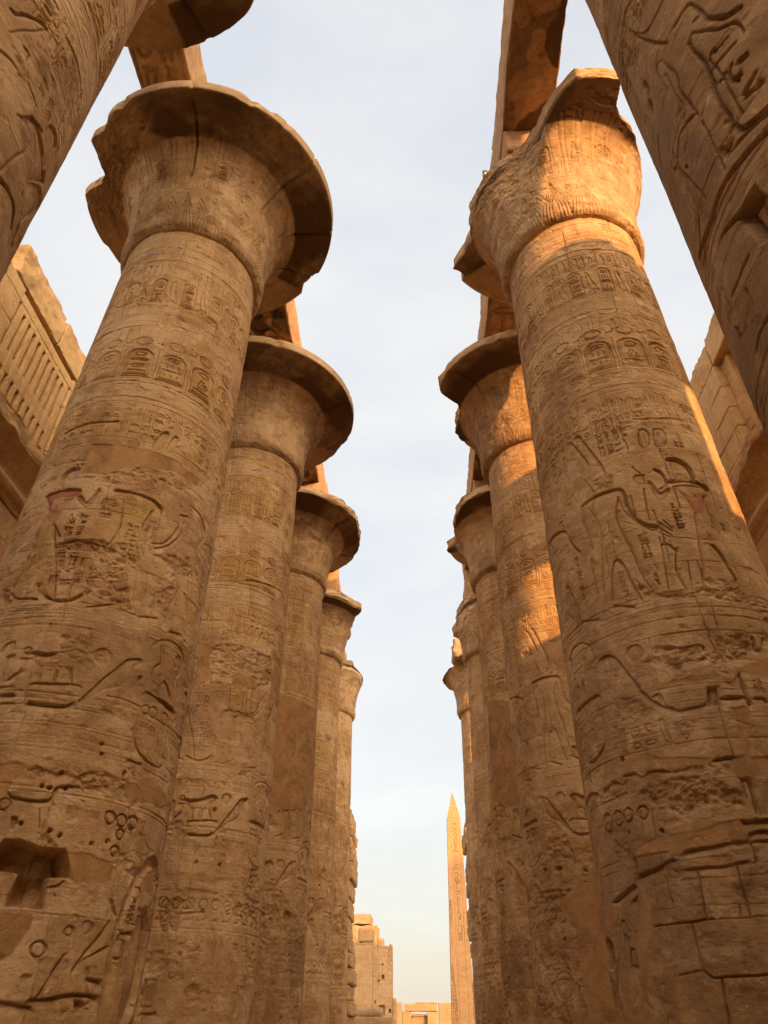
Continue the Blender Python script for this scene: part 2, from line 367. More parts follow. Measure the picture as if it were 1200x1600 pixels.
class Relief:
    """a height field wrapped round a turned profile; x = angle * RREF (m), t = metres up the profile"""
    def __init__(self, psi0, psi1, t0, t1, du, dt, seed):
        self.nx = int((psi1-psi0)*DEG*RREF/du)+1; self.nt = int((t1-t0)/dt)+1
        self.xs = np.linspace(psi0*DEG*RREF, psi1*DEG*RREF, self.nx).astype(np.float32)
        self.ts = np.linspace(t0, t1, self.nt).astype(np.float32)
        self.X, self.T = np.meshgrid(self.xs, self.ts, indexing='ij')
        self.ws = 1.0; self.ds = 1.0
        self.seed = seed; self.rnd = random.Random(seed)
        self.px = max(du, dt)
        self.WX = self.X+0.012*fbm(self.X, self.T, 1.7, 3, seed)+0.004*vnoise(self.X, self.T, 14, seed+2)
        self.WT = self.T+0.012*fbm(self.X, self.T, 1.7, 3, seed+31)+0.004*vnoise(self.X, self.T, 14, seed+5)
        s = self.X.shape
        self.H = np.zeros(s, np.float32); self.R = np.zeros(s, np.float32); self.P = np.zeros(s, np.float32)
        self.N = np.zeros(s, np.float32); self.C = np.zeros(s+(4,), np.float32); self.D = np.zeros(s, np.float32)
    def win(self, pts, m):
        P = np.asarray(pts); x0, x1 = P[:, 0].min()-m, P[:, 0].max()+m; z0, z1 = P[:, 1].min()-m, P[:, 1].max()+m
        i0, i1 = np.searchsorted(self.xs, [x0, x1]); j0, j1 = np.searchsorted(self.ts, [z0, z1])
        if i1-i0 < 1 or j1-j0 < 1: return None
        return slice(i0, i1), slice(j0, j1)
    def groove(self, pts, w, d):
        d *= 2.1*self.ds; w *= 1.0*self.ws
        w = max(w, self.px*0.95)
        k = self.win(pts, w+0.03)
        if k is None: return
        r = seg_dist(self.WX[k], self.WT[k], pts)/w
        np.minimum(self.H[k], -d*np.clip(1-r*r*r, 0, 1), out=self.H[k])
    def edge(self, pts, w, d):
        """a chiselled outline: cut steeply on the upper side, rising softly into the body below it"""
        d *= 2.0*self.ds; w *= self.ws; wb = max(w*(3.4 if self.ws == 1 else 2.2), .02); ws = max(w*.55, self.px*.9)
        k = self.win(pts, wb*1.6+.02)
        if k is None: return
        X, Z = self.WX[k], self.WT[k]; P = np.asarray(pts, np.float32)
        best = np.full(X.shape, 1e3, np.float32); sg = np.zeros(X.shape, np.float32); al = np.zeros(X.shape, np.float32)
        D = P[-1]-P[0]; ref = np.array([D[1], -D[0]])          # one side for the whole line: the lower one
        if ref[1] > 0 or (abs(ref[1]) < .25*np.hypot(*ref) and ref[0] < 0): flip = -1.0
        else: flip = 1.0
        for i in range(len(P)-1):
            a, b = P[i], P[i+1]; v = b-a; l = math.hypot(v[0], v[1])+1e-9
            t = np.clip(((X-a[0])*v[0]+(Z-a[1])*v[1])/(l*l), 0, 1)
            q = np.hypot(X-a[0]-t*v[0], Z-a[1]-t*v[1]); s = ((X-a[0])*v[1]-(Z-a[1])*v[0])/l*flip
            m = q < best; best = np.where(m, q, best); sg = np.where(m, s, sg)
        body = np.where(best < wb*1.6, np.exp(-best/wb*2.2)*np.clip((wb*1.6-best)/(wb*.8), 0, 1), 0)*np.clip(np.abs(sg)/np.maximum(best, 1e-4)*1.4-.3, 0, 1)
        h = np.where(sg >= 0, np.maximum(body, np.clip(1-(best/ws)**2, 0, 1)), np.clip(1-(best/ws)**2, 0, 1))
        np.minimum(self.H[k], -d*h, out=self.H[k])
    def sunk(self, pts, d):
        d *= 1.8*self.ds
        k = self.win(pts, 0.03)
        if k is None: return
        X, Z = self.WX[k], self.WT[k]
        s = seg_dist(X, Z, pts, True); ins = inside(X, Z, pts)
        e = max(0.012, self.px)
        f = np.clip(s/e, 0, 1)*(0.42+0.58*np.exp(-np.maximum(s-e, 0)/0.045))
        np.minimum(self.H[k], np.where(ins, -d*f, 0), out=self.H[k])
    def _mask(self, pts, soft, warp=0.0):
        k = self.win(pts, soft+warp+0.02)
        if k is None: return None, None
        X, Z = self.WX[k], self.WT[k]
        if warp:
            X = X+warp*fbm(self.X[k], self.T[k], 3.5, 4, self.seed+11); Z = Z+warp*fbm(self.X[k], self.T[k], 3.5, 4, self.seed+19)
        s = seg_dist(X, Z, pts, True); s = np.where(inside(X, Z, pts), s, -s)
        return k, np.clip(0.5+s/soft, 0, 1)
    def rough(self, pts, d):
        k, m = self._mask(pts, 0.05, 0.07)
        if k is not None: np.maximum(self.R[k], m*d, out=self.R[k])
    def plaster(self, pts):
        k, m = self._mask(pts, 0.02, 0.05)
        if k is not None: np.maximum(self.P[k], m, out=self.P[k])
    def paint(self, pts, name, a):
        k, m = self._mask(pts, 0.03, 0.03)
        if k is None: return
        m = m[..., None]
        c = np.array(PAINT[name]+(a,), np.float32)
        self.C[k] = self.C[k]*(1-m)+c*m
    def hole(self, pts, d):
        k, m = self._mask(pts, max(0.02, self.px*1.5), 0.015)
        if k is not None: np.maximum(self.D[k], m*d, out=self.D[k])
    def round(self, c, r, asp, kind, d):
        pts = _circ(c[0], c[1], r, r*asp, 20)
        if kind == 'ring': self.groove(pts, max(0.012, r*0.14), d)
        elif kind == 'hole': self.hole(pts[:-1], d)
        else:
            k = self.win(pts, 0.03)
            if k is None: return
            q = np.hypot((self.WX[k]-c[0])/r, (self.WT[k]-c[1])/(r*asp))
            e = np.clip((1-q)/0.14, 0, 1)
            np.minimum(self.H[k], -d*e*(0.45+0.55*np.clip(q, 0, 1)**2), out=self.H[k])
    def sign(self, name, x0, x1, z0, z1, d, w):
        for st in SIGNS[name]:
            self.groove([(x0+px*(x1-x0), z0+pz*(z1-z0)) for px, pz in st], w, d)
    def text(self, x0, x1, z0, z1, nx, nz, d, w=None, lines=False):
        """columns of signs; each cell holds a tall sign or two flat ones"""
        cw = (x1-x0)/nx; ch = (z1-z0)/nz
        w = w or min(.015, max(0.009, min(cw, ch)*0.06)); d *= .7
        for i in range(nx):
            a = x0+cw*(i+.12); b = x0+cw*(i+.88)
            if lines: self.groove([(x0+cw*i, z0), (x0+cw*i, z1)], w*0.9, d*0.7)
            for j in range(nz):
                if self.rnd.random() < 0.07: continue
                lo = z0+ch*(j+.06); hi = z0+ch*(j+.94)
                q = self.rnd.random()
                if q < .45: self.sign(self.rnd.choice(TALL), a, b, lo, hi, d, w)
                elif q < .75:
                    self.sign(self.rnd.choice(FLAT), a, b, lo+.5*(hi-lo), hi, d, w); self.sign(self.rnd.choice(FLAT), a, b, lo, lo+.48*(hi-lo), d, w)
                else:
                    mid = (a+b)/2
                    self.sign(self.rnd.choice(TALL), a, mid, lo, hi, d, w); self.sign(self.rnd.choice(FLAT), mid, b, lo+.5*(hi-lo), hi, d, w); self.sign(self.rnd.choice(FLAT), mid, b, lo, lo+.45*(hi-lo), d, w)
    def cartouche(self, xc, z0, z1, hw, d, seq):
        r = hw*0.8
        pts = [(xc-hw, z0+.10), (xc-hw, z1-r)]+_circ(xc, z1-r, hw, r, 8, 180, 0)[1:-1]+[(xc+hw, z1-r), (xc+hw, z0+.10), (xc-hw, z0+.10)]
        self.groove(pts, 0.016, d)
        q = hw*.84
        pts2 = [(xc-q, z0+.14), (xc-q, z1-r)]+_circ(xc, z1-r, q, r*.84, 8, 180, 0)[1:-1]+[(xc+q, z1-r), (xc+q, z0+.14), (xc-q, z0+.14)]
        self.groove(pts2, 0.009, d*.6)
        self.groove([(xc-hw*1.05, z0+.05), (xc+hw*1.05, z0+.05)], 0.016, d)
        a, b = xc-hw*.72, xc+hw*.72; h = (z1-z0-.22)
        y = z0+.17
        for nm, f in seq:
            self.sign(nm, a, b, y, y+h*f*.9, d, 0.012); y += h*f
    def ring(self, z, w, d, x0=None, x1=None):
        j0, j1 = np.searchsorted(self.ts, [z-w-.04, z+w+.04])
        k = (slice(None), slice(j0, j1))
        w = max(w, self.px*.75)
        r = np.abs(self.WT[k]-z)/w
        h = -1.2*d*np.clip(1-r*r, 0, 1)*np.clip(0.75+0.9*fbm(self.X[k], self.T[k], 1.1, 3, self.seed+int(z*10)), 0.1, 1.1)
        np.minimum(self.H[k], h, out=self.H[k])
    def band_paint(self, z0, z1, name, a):
        j0, j1 = np.searchsorted(self.ts, [z0, z1])
        self.C[:, j0:j1] = np.array(PAINT[name]+(a,), np.float32)
    def art(self, lines, shift=0.0, only=None, flip=1, cut=None, dscale=1.0):
        for ln in lines:
            head, nums = ln.split(':'); h = head.split(); op = h[0]
            if op.endswith('k'): op = op[:-1]
            elif only == 'k': continue
            a = np.array([float(v) for v in nums.split(',')]).reshape(-1, 2)
            if cut is not None and a[:, 1].max() > cut*100: continue
            pts = [((flip*u/10+shift)*DEG*RREF, z/100) for u, z in a]
            if op == 'S': self.sunk(rounded(pts, True), float(h[1])*dscale)
            elif op == 'J': self.groove(pts, float(h[1])*.6, float(h[2])*.5)
            elif op == 'G':
                w = float(h[1])
                if w >= .014 and self.px < .02: self.edge(rounded(pts), w, float(h[2])*dscale)
                else: self.groove(rounded(pts), w, float(h[2])*dscale)
            elif op == 'P': self.plaster(pts)
            elif op == 'R': self.rough(pts, float(h[1]))
            elif op == 'C': self.paint(rounded(pts, True), h[1], min(.9, float(h[2])*1.7))
            elif op == 'H': self.hole(pts, float(h[1]))
            elif op == 'O':
                r = max(0.02, math.hypot(pts[1][0]-pts[0][0], pts[1][1]-pts[0][1]))
                asp = float(h[1]); kind = h[2]
                self.round(pts[0], r, (asp if asp > 1.25 else 1.0), kind, float(h[3]))
            elif op == 'T':
                xs = [q[0] for q in pts]; zs = [q[1] for q in pts]
                self.text(min(xs), max(xs), min(zs), max(zs), int(h[1]), int(h[2]), float(h[3]))
    def finish(self, joints=(), chips=1.0, wear_lo=0.55):
        """weathering: returns the signed offset along the surface normal"""
        X, T, s = self.X, self.T, self.seed
        W = np.clip(0.85+0.75*fbm(X, T, 0.9, 4, s+41), wear_lo, 1.15)
        base = 0.012*fbm(X, T, 0.5, 3, s+51)+0.006*fbm(X, T, 2.5, 3, s+61)
        base += 0.0015*fbm(X*0.4, T, 8, 3, s+71)                    # bedding lines
        pit = np.clip(fbm(X, T, 7, 3, s+81)-0.38, 0, 1)*0.06*chips    # small pits and chips
        big = np.clip(fbm(X, T, 1.6, 4, s+91)-0.34, 0, 1)*0.12*chips
        rg = self.R
        rn = -rg*(0.6+1.7*np.abs(fbm(X, T, 6.5, 5, s+101, 0.62)))+rg*1.5*fbm(X*.7, T, 15, 3, s+111)
        rm = np.clip(rg/0.015, 0, 1)
        H = self.H*W*(1-0.75*rm)+rn
        H += base-pit-big
        for j in joints: pass
        fl = fbm(X*.8, T, 1.0, 6, s+151, .58); f2 = fbm(X*.6, T, 2.6, 5, s+161, .58)
        k1 = np.clip((fl-.10)/.035, 0, 1)*chips; k2 = np.clip((f2-.17)/.05, 0, 1)*chips
        H = H*(1-.35*k1)-.009*k1-.007*k2
        self.C[..., :3] = np.where(self.C[..., 3:] > .02, self.C[..., :3], np.array(PAINT['pale'], np.float32))
        self.C[..., 3] = np.where(self.C[..., 3] > .02, self.C[..., 3]*(1-.6*np.maximum(k1, k2)), .30*np.maximum(k1*(.5+.5*np.clip(f2*3, 0, 1)), .6*k2))
        self.C[..., 3] *= 1-.5*rm
        # colour of the bare stone: courses, weathered skins, washes; -1 dark brown .. +1 pale
        tone = .95*fbm(X*.7, T, .55, 6, s+171, .6)+.75*fbm(X, T, 2.2, 5, s+181, .62)+.5*fbm(X*2.2, T*.22, 1.6, 4, s+191)
        sg = np.where(vnoise(X*.6, T, .35, s+195) > 0, 1.0, -1.0)
        tone = tone+.38*k1*sg-.30*k2*sg-.55*rm*(.5+fbm(X, T, 5, 3, s+199))+self.N
        tone = tone+.5*np.clip((fbm(X, T, 4.5, 4, s+203)-.22)/.06, 0, 1)-.5*np.clip((fbm(X, T, 3.8, 4, s+207)-.25)/.06, 0, 1)
        self.N = np.clip(tone, -1.3, 1.3)
        pl = self.P
        H = H*(1-pl)+pl*(-0.012+0.010*fbm(X, T, 0.8, 4, s+121)+0.004*fbm(X*.6, T, 5, 4, s+131)-.012*np.clip(.03-np.abs(fbm(X, T, .9, 4, s+133)), 0, .03)/.03)
        H -= self.D*(1+0.08*fbm(X, T, 5, 3, s+141))
        return H

def turned_part(name, R, H, prof, psi_dir, mat, parent, backn=44, cutfn=None):
    """wrap relief R (front arc) plus a plainer back arc round the profile; prof: t -> (r, z, nr, nz)"""
    r, z, nr, nz = prof(R.ts)
    a_front = R.xs/RREF
    gap0, gap1 = a_front[-1], a_front[0]+2*np.pi
    a_back = np.linspace(gap0, gap1, backn+2)[1:-1]
    ang = np.concatenate([a_front, a_back])
    nb = len(a_back)
    e0, e1 = H[-1], H[0]
    f = np.linspace(0, 1, nb+2)[1:-1][:, None]
    Xb = (a_back*RREF)[:, None]+0*R.ts[None, :]; Tb = 0*Xb+R.ts[None, :]
    fade = np.minimum(1, np.minimum(f, 1-f)*8)
    Hb = (e0[None]*(1-f)+e1[None]*f)*(1-fade)+fade*(0.012*fbm(Xb, Tb, 0.5, 3, R.seed+51)-0.01+0.008*fbm(Xb, Tb, 2.5, 3, R.seed+61))
    HH = np.concatenate([H, Hb], 0)
    rr = r[None, :]+HH*nr[None, :]; zz = z[None, :]+HH*nz[None, :]
    if cutfn is not None: rr, zz = cutfn(ang, rr, zz)
    th = psi_dir+ang
    V = np.stack([rr*np.cos(th)[:, None], rr*np.sin(th)[:, None], zz], -1)
    na, nt = HH.shape
    I = np.arange(na*nt).reshape(na, nt); I = np.concatenate([I, I[:1]], 0)
    Q = np.stack([I[:-1, :-1], I[1:, :-1], I[1:, 1:], I[:-1, 1:]], -1).reshape(-1, 4)
    C = np.concatenate([R.C, np.zeros((nb, nt, 4), np.float32)], 0); P = np.concatenate([R.P, np.zeros((nb, nt), np.float32)], 0)
    N = np.concatenate([R.N, np.zeros((nb, nt), np.float32)], 0)
    return mesh_object(name, V.reshape(-1, 3), Q, mat, parent, C.reshape(-1, 4), P.ravel(), tone=N.ravel())
ART = {
 'L1': """Sk .03:-504,821,-485,827,-412,829,-344,829,-289,827,-269,822,-298,811,-348,794,-350,777,-362,760,-451,772,-462,804
Ck red .55:-504,821,-485,827,-412,829,-344,829,-289,827,-269,822,-298,811,-348,794,-350,777,-362,760,-451,772,-462,804
Sk .035:-435,837,-441,856,-415,869,-372,874,-330,871,-323,859,-337,832,-399,828
Ck blue .3:-435,837,-441,856,-415,869,-372,874,-330,871,-323,859,-337,832,-399,828
Sk .02:-302,810,-231,789,-204,786,-172,814,-170,829,-185,828,-215,803,-233,801,-268,817
Ck red .3:-302,810,-231,789,-204,786,-172,814,-170,829,-185,828,-215,803,-233,801,-268,817
Gk .02 .04:-504,821,-462,804,-451,772,-468,720,-480,681,-489,656
Gk .018 .03:-362,760,-327,730,-247,661,-226,633
Gk .014 .02:-358,757,-304,736
Ck yellow .4:-451,772,-362,760,-334,736,-244,658,-226,633,-293,641,-373,675,-492,658,-468,720
Gk .018 .03:-425,707,-463,662
Gk .02 .035:-476,648,-442,637,-313,634
Gk .025 .04:-293,641,-229,631,-138,634,-105,644
G .025 .045:-93,829,2,832,129,829,169,820
Gk .013 .02:-40,811,-23,778,-20,751,-46,726
Gk .014 .025:123,808,87,775,101,736,133,671,133,635
Gk .013 .02:122,803,119,758,134,727
Gk .013 .02:175,819,177,765,195,715
Gk .016 .03:171,753,227,759,272,779,297,804
Gk .016 .03:188,745,262,760,329,791,335,818
G .02 .04:300,827,354,832
Gk .016 .025:364,856,457,855,561,830,480,793,490,746
Gk .016 .025:554,814,695,832,817,816
Gk .014 .02:58,700,85,672,95,643,-8,629
G .016 .03:-63,625,71,638
Gk .02 .03:191,630,291,638
Gk .015 .02:455,724,499,651
Gk .02 .03:376,627,478,636
Gk .015 .02:385,703,353,667,333,632
G .03 .06:-301,724,-240,730,-166,730,-81,726,-26,725
G .016 .03:-26,725,35,717,104,714
J .009 .014:-646,727,-468,720,-309,723
R .02:-320,846,-141,863,-14,879,108,886,144,838,-38,833,-142,841
R .035:-307,721,-124,733,-9,726,131,717,64,704,-50,689,-101,707,-208,707
R .03:-353,660,-320,665,-284,641,-318,639
R .035:-79,663,-18,694,56,703,129,635,63,638,-4,635,-105,644
R .025:211,736,433,764,486,732,357,725
R .02:236,676,375,705,339,653,237,649
R .03:-575,658,-487,654,-451,632,-515,628
P:-301,919,-169,920,-24,919,141,920,382,914,379,897,229,901,56,883,-71,875,-156,857,-313,855,-300,880
Ck yellow .35:-90,825,66,828,169,820,68,773,111,718,-9,726,-14,778
C yellow .35:307,721,483,735,471,710,350,701
Ck yellow .35:458,721,619,734,660,659,537,638
C pale .5:275,729,340,729,336,702,272,703
C pale .4:-116,857,-64,866,-40,836,-89,836
Tk 2 5 .02:-302,717,-165,654
Tk 2 3 .018:-179,686,-58,658
Tk 2 2 .02:-305,779,-185,736
Tk 1 4 .015:-160,811,-67,774
Sk .03:25,925,48,954,70,970,107,975,110,963,81,924
Sk .03:108,925,131,966,156,974,178,970,147,927
Gk .02 .03:-582,966,-462,969,-375,973
Gk .02 .03:-373,971,-255,969,-203,972
Sk .05:-237,551,-161,551,-86,558,-61,563,-7,561,-8,554,-46,547,-45,537,-28,515,-43,515,-64,534,-99,533,-101,513,-116,514,-114,533,-173,534,-161,515,-173,516,-188,534,-221,537
Gk .025 .06:-237,552,-161,551,-86,558,-60,563,-30,562
Ok 1.0 disc .07:68,559,25,556
Sk .045:16,494,80,522,164,556,190,566,252,570,266,565,225,557,224,537,177,521,103,513,45,494
Gk .022 .05:16,494,80,522,164,556,190,566,252,570
Gk .025 .06:-180,486,-96,485,-30,486,-10,491
Gk .018 .03:-195,510,-114,512,-3,515,14,512
Ok 1.2 ring .03:-263,554,-247,554
Gk .014 .025:-282,543,-220,543
Gk .014 .025:-257,542,-261,525
Sk .04:-363,548,-311,551,-310,540,-309,526,-308,512,-337,510,-352,533
Gk .018 .035:-401,556,-391,568,-339,569,-337,555
Gk .02 .04:-310,514,-263,527
Gk .025 .06:-318,495,-261,496
Gk .016 .03:-331,505,-277,506
Gk .016 .03:-304,484,-250,484
Gk .014 .022:319,539,299,562,284,591,324,607,403,616,496,617,562,606,560,577,554,530
Gk .015 .025:325,510,306,486,306,466,339,451,412,443,524,444,562,463,539,499
Gk .03 .06:318,529,399,528,547,527
Gk .012 .025:342,600,369,577
Gk .012 .025:358,602,388,577
Ok 1.5 disc .05:504,588,543,593
Gk .016 .03:340,540,326,567,360,575
Gk .016 .03:384,543,415,557,450,551,485,540
Gk .012 .02:313,500,325,476
Gk .014 .025:364,503,372,456
Gk .014 .03:425,490,426,453
Gk .014 .03:459,491,442,450
Gk .014 .03:481,490,481,453
Gk .014 .03:517,501,523,457
Ok .8 ring .03:339,506,359,508
Ok .8 ring .03:389,507,411,510
Ok .8 ring .03:478,506,507,509
R .02:123,490,199,495,255,491,269,485,192,483,137,483
G .012 .02:132,507,222,509,307,507
J .012 .025:-184,479,-187,447,-183,419
O 1 hole .1:159,448,165,449
O 1 hole .1:164,436,169,437
O 1 hole .1:25,407,31,407
O 1 hole .1:-31,390,-26,390
O 1 hole .1:-1,389,5,389
O 1 hole .1:60,390,64,390
O 1.6 hole .1:294,420,302,420
O 1 hole .1:-65,348,-59,349
O 1 hole .1:40,343,46,343
O 1 hole .08:272,545,279,546
R .04:-110,406,-65,413,7,406,74,406,98,410,160,413,224,411,328,412,319,401,177,394,82,397,27,399,-40,400
G .02 .04:-47,408,7,406,74,406
G .02 .04:81,398,112,411,192,411
G .016 .04:-154,381,-135,375,-57,373,17,375,17,389,33,392,99,394,208,394
P:-255,410,-123,412,-96,399,-153,392,-146,373,-207,371
P:312,408,432,425,580,420,751,410,480,395,344,394
P:85,372,230,370,222,362,82,361
C pale .4:46,386,186,385,212,373,67,377
O 1 ring .03:270,367,294,368
O 1 ring .03:329,367,354,368
O 1 ring .03:391,368,420,369
O 1 ring .03:-148,367,-126,367
S .04:-112,354,-96,356,-80,353,-81,342,-103,340
J .012 .025:-18,365,4,344
G .016 .03:295,437,373,438
H .42:-163,322,-117,325,-106,331,-52,331,26,326,76,326,120,324,142,311,156,300,90,298,-25,299,-92,301,-138,301
H .30:-21,297,83,298,90,268,-36,268
R .05:11,339,81,328,67,322,36,323
R .06:120,324,176,296,148,297
P:128,322,213,324,293,320,333,313,339,299,224,296,187,295
P:-86,264,58,264,61,248,34,225,-28,211
O 1.1 disc .05:275,254,303,255
O 1 disc .03:212,260,232,260
O 1 ring .04:111,231,137,231
S .05:84,198,75,205,88,210,120,207,96,202,90,197
G .02 .04:364,262,332,248,286,232,249,213
G .014 .025:383,239,319,230,264,219
G .018 .035:205,228,175,211,145,190
O 1.2 ring .025:205,249,221,249
G .012 .02:222,248,221,236
O 1.4 ring .03:442,251,458,252
O 2.2 ring .03:424,232,439,232
O 2 ring .025:455,238,473,238
G .015 .03:409,224,444,224
O 2.3 disc .09:616,224,716,226
O 2.1 ring .04:616,224,811,228
G .018 .03:519,228,568,201,625,180
G .018 .03:810,221,811,195,810,173
G .014 .03:602,204,634,185
G .014 .03:665,205,697,186
G .022 .05:326,208,429,207
G .014 .025:316,217,340,195
G .025 .05:127,188,185,189,269,194,391,193
R .05:283,187,367,185,368,177,302,175
G .025 .06:32,185,135,181
G .012 .02:354,284,361,268
G .018 .03:363,284,400,270
O 1.5 ring .03:507,294,527,295
O 1 ring .03:334,352,353,353
O 1 ring .03:326,333,347,334
O 1 ring .03:396,369,419,370
O 1 hole .1:83,339,90,339
O 1 hole .1:214,336,220,337
O 1 hole .1:278,341,286,342
R .03:318,328,434,328,500,315,424,299,350,313
G .016 .03:405,236,463,256,656,255
Tk 2 3 .02:444,282,590,265
P:527,316,630,327,669,305,585,300
J .012 .02:110,284,116,279
G .016 .02:88,288,123,290,137,295
T 3 4 .018:9,774,120,706
T 2 6 .016:93,792,191,734
T 3 3 .016:237,747,441,738
T 4 2 .018:109,871,334,873
T 2 5 .018:461,782,652,739
T 3 3 .016:-47,686,86,654
T 3 2 .015:-366,878,-292,861""",
 'R1': """Sk .035:252,870,309,869,362,861,383,847,386,833,339,829,246,827
Gk .03 .05:252,870,310,870,362,861,383,847,386,833
G .03 .05:222,825,341,831,423,826,456,815
Sk .02:210,812,239,808,287,789,305,764,364,767,406,802,456,815,390,820,281,818
Ck red .45:239,808,287,789,305,764,369,770,406,802,436,815,330,798
Sk .025:104,830,105,811,139,783,184,793,223,808,200,812,153,800,134,821
Sk .025:28,835,50,843,104,840,95,832,100,819,41,824
G .012 .02:45,858,77,843
G .02 .035:162,849,194,843,211,825,203,815
G .015 .02:155,809,192,816
G .025 .05:406,802,386,775,401,747,428,711,435,662,449,626
Gk .014 .025:305,764,287,736,267,702,241,657,228,638
Gk .018 .03:349,709,376,698,394,676,419,655
Gk .014 .025:150,703,117,671,132,646,147,632
Gk .014 .025:151,699,116,714,85,712
Gk .01 .015:86,725,72,673,62,639
G .03 .05:-295,822,-264,824,-182,828,-99,826,-45,824,-26,813,-26,790
G .025 .04:-26,790,-12,767,36,749,92,744
Gk .014 .025:-67,809,-54,782,0,755,58,739,88,739
Gk .02 .035:-295,822,-306,797,-283,760,-285,739
Gk .014 .02:-253,811,-202,774,-219,733,-259,671,-261,630
G .02 .035:-67,809,-97,790,-111,770,-88,735,-61,702,-53,672,-11,640
G .018 .03:-224,647,-188,695,-163,706,-142,705,-113,687,-105,670,-74,633
G .02 .035:-215,637,-118,626
G .025 .045:-28,642,38,631,90,629
G .025 .045:125,628,215,635
G .022 .035:-242,959,-219,960,-205,950,-105,869,-107,857
Gk .016 .025:-299,956,-275,956,-190,891
Gk .012 .02:-235,865,-196,835
R .02:-174,858,-80,854,-84,832,-177,835
G .012 .02:75,813,60,755
G .01 .02:90,742,146,726
G .01 .02:105,749,156,733
G .01 .02:124,753,161,738
Tk 2 4 .022:189,782,229,735
Tk 2 4 .018:-20,736,30,692
Tk 1 6 .02:-415,741,-372,666
Tk 1 3 .018:11,680,32,647
Tk 1 2 .015:537,747,551,727
Tk 4 3 .022:-123,971,71,892
G .018 .03:140,931,176,934,194,921,177,900,141,891,119,898,121,915,140,931
G .018 .03:226,931,288,934,294,921,269,895,214,891,202,904,226,931
Tk 1 3 .02:154,928,162,896
Tk 1 3 .02:238,925,252,895
Tk 2 2 .02:317,926,382,891
Tk 3 3 .02:-489,988,-336,894
J .009 .013:-106,769,14,747,133,723,258,718,476,718,815,740
R .035:-86,668,-56,656,20,632,109,630,228,638,416,649,443,626,577,623,372,615,231,623,-24,623,-78,652
R .02:233,653,413,655,407,642,293,626,237,638
Gk .02 .035:-703,821,-595,817,-488,807,-425,794,-417,770,-353,745
Gk .014 .02:-703,821,-586,773,-608,711,-688,651
Gk .018 .03:-523,706,-472,670,-455,629
Gk .018 .03:-430,637,-319,627
Ck red .35:-523,706,-472,670,-455,629,-472,631,-513,673
Ck red .4:-431,787,-353,745,-370,744,-442,786
G .016 .03:120,958,221,953,322,957,463,960
O 1.05 disc .06:-167,561,-124,557
G .03 .06:-57,561,15,556,49,553,126,556,144,552
R .035:-56,562,8,557,64,553,126,556,144,552,135,542,77,534,36,538,14,521,-42,533,-125,545
G .02 .05:36,538,78,535,132,540
G .025 .05:-360,571,-324,573,-277,567,-243,549,-188,518,-148,497,-97,484,-56,480
R .03:-334,510,-194,500,-117,477,-185,471,-331,489
G .016 .03:-131,498,-91,501,-77,481
G .025 .05:-56,480,-32,475,89,478,107,498
H .06:106,500,140,499,135,476,89,478
G .02 .05:140,499,138,476
G .025 .06:153,487,269,488,272,477
G .022 .05:268,487,258,517
G .022 .05:298,486,338,486,349,482
G .014 .022:-653,603,-572,614,-476,611,-412,599,-400,582,-406,548,-418,527
G .014 .022:-653,603,-678,566,-648,527
G .03 .06:-648,527,-419,526
G .015 .025:-653,508,-666,479,-624,452,-528,445,-428,457,-412,474,-421,497
G .013 .025:-573,484,-570,456
G .013 .025:-534,483,-547,459
G .013 .025:-489,485,-505,464
O 1.8 disc .06:-627,589,-597,585
G .012 .025:-462,600,-481,581
G .012 .025:-444,598,-466,580
G .02 .04:-583,555,-588,536
G .02 .04:-533,552,-526,534
J .014 .03:185,579,179,565,189,548,172,542
R .035:229,569,386,574,401,565,338,537,241,536,207,548
R .03:151,544,233,543,209,514,167,523
G .02 .04:399,568,397,546,457,570
P:-178,510,-56,515,161,516,226,509,246,520,335,535,520,543,470,515,277,520,205,503,152,508,-47,508,-128,502
P:174,473,250,477,222,446,201,415,316,411,296,396,115,395,135,415,179,419,188,446
P:-603,510,-429,509,-439,499,-504,493
P:-189,428,63,415,33,410,-115,410,-138,417
O 1.2 hole .09:-336,434,-326,433
R .045:-285,390,-150,402,46,396,75,386,117,378,103,364,7,368,-114,363,-244,380
G .02 .05:-494,407,-425,411,-401,412,-356,404,-331,410
G .02 .05:-336,415,-281,415,-255,406,-216,413,-150,411,-125,406,-49,407,-51,413
G .016 .04:-28,412,-27,406
G .016 .04:-6,411,-1,405
G .016 .04:28,412,32,406
G .02 .05:42,413,91,416,154,414
O 1 ring .035:-281,369,-256,368
O 1 ring .03:-357,371,-332,369
O 1 ring .03:-419,371,-391,369
O 1.3 ring .03:-501,371,-473,369
G .014 .03:-417,395,-343,396
G .025 .05:-811,409,-638,416,-543,407
G .018 .035:-597,439,-616,427
G .03 .05:134,389,160,389,149,355
G .025 .05:85,347,187,349
P:-346,332,-233,340,-93,342,38,349,88,349,95,332,72,327,-133,326,-151,321,-192,320,-215,327,-350,327
G .02 .05:-382,323,-379,307
G .03 .06:-375,306,-266,311,-194,317
G .02 .05:-149,323,-32,326,90,328
G .016 .03:-205,306,-38,306,71,309
R .03:-228,312,-169,315,-171,298,-224,300
J .008 .012:-337,304,-107,305,27,306,139,307
J .009 .015:-337,304,-332,256
J .02 .05:-111,303,-119,258
J .018 .045:29,305,30,257
J .018 .05:-332,256,-182,256,-95,258
J .009 .015:-96,257,8,257,86,258
J .018 .045:-176,256,-171,214
J .01 .02:-171,214,-263,211
J .018 .05:-171,214,-147,208,35,209
J .018 .04:-374,200,-361,172
J .018 .04:-114,206,-126,171
J .014 .03:4,268,-1,259
O 1.3 ring .03:-507,259,-486,258
G .013 .025:-510,255,-521,233
O 2 ring .03:-467,230,-451,230
G .015 .03:-489,224,-446,223
G .014 .02:-427,255,-429,244
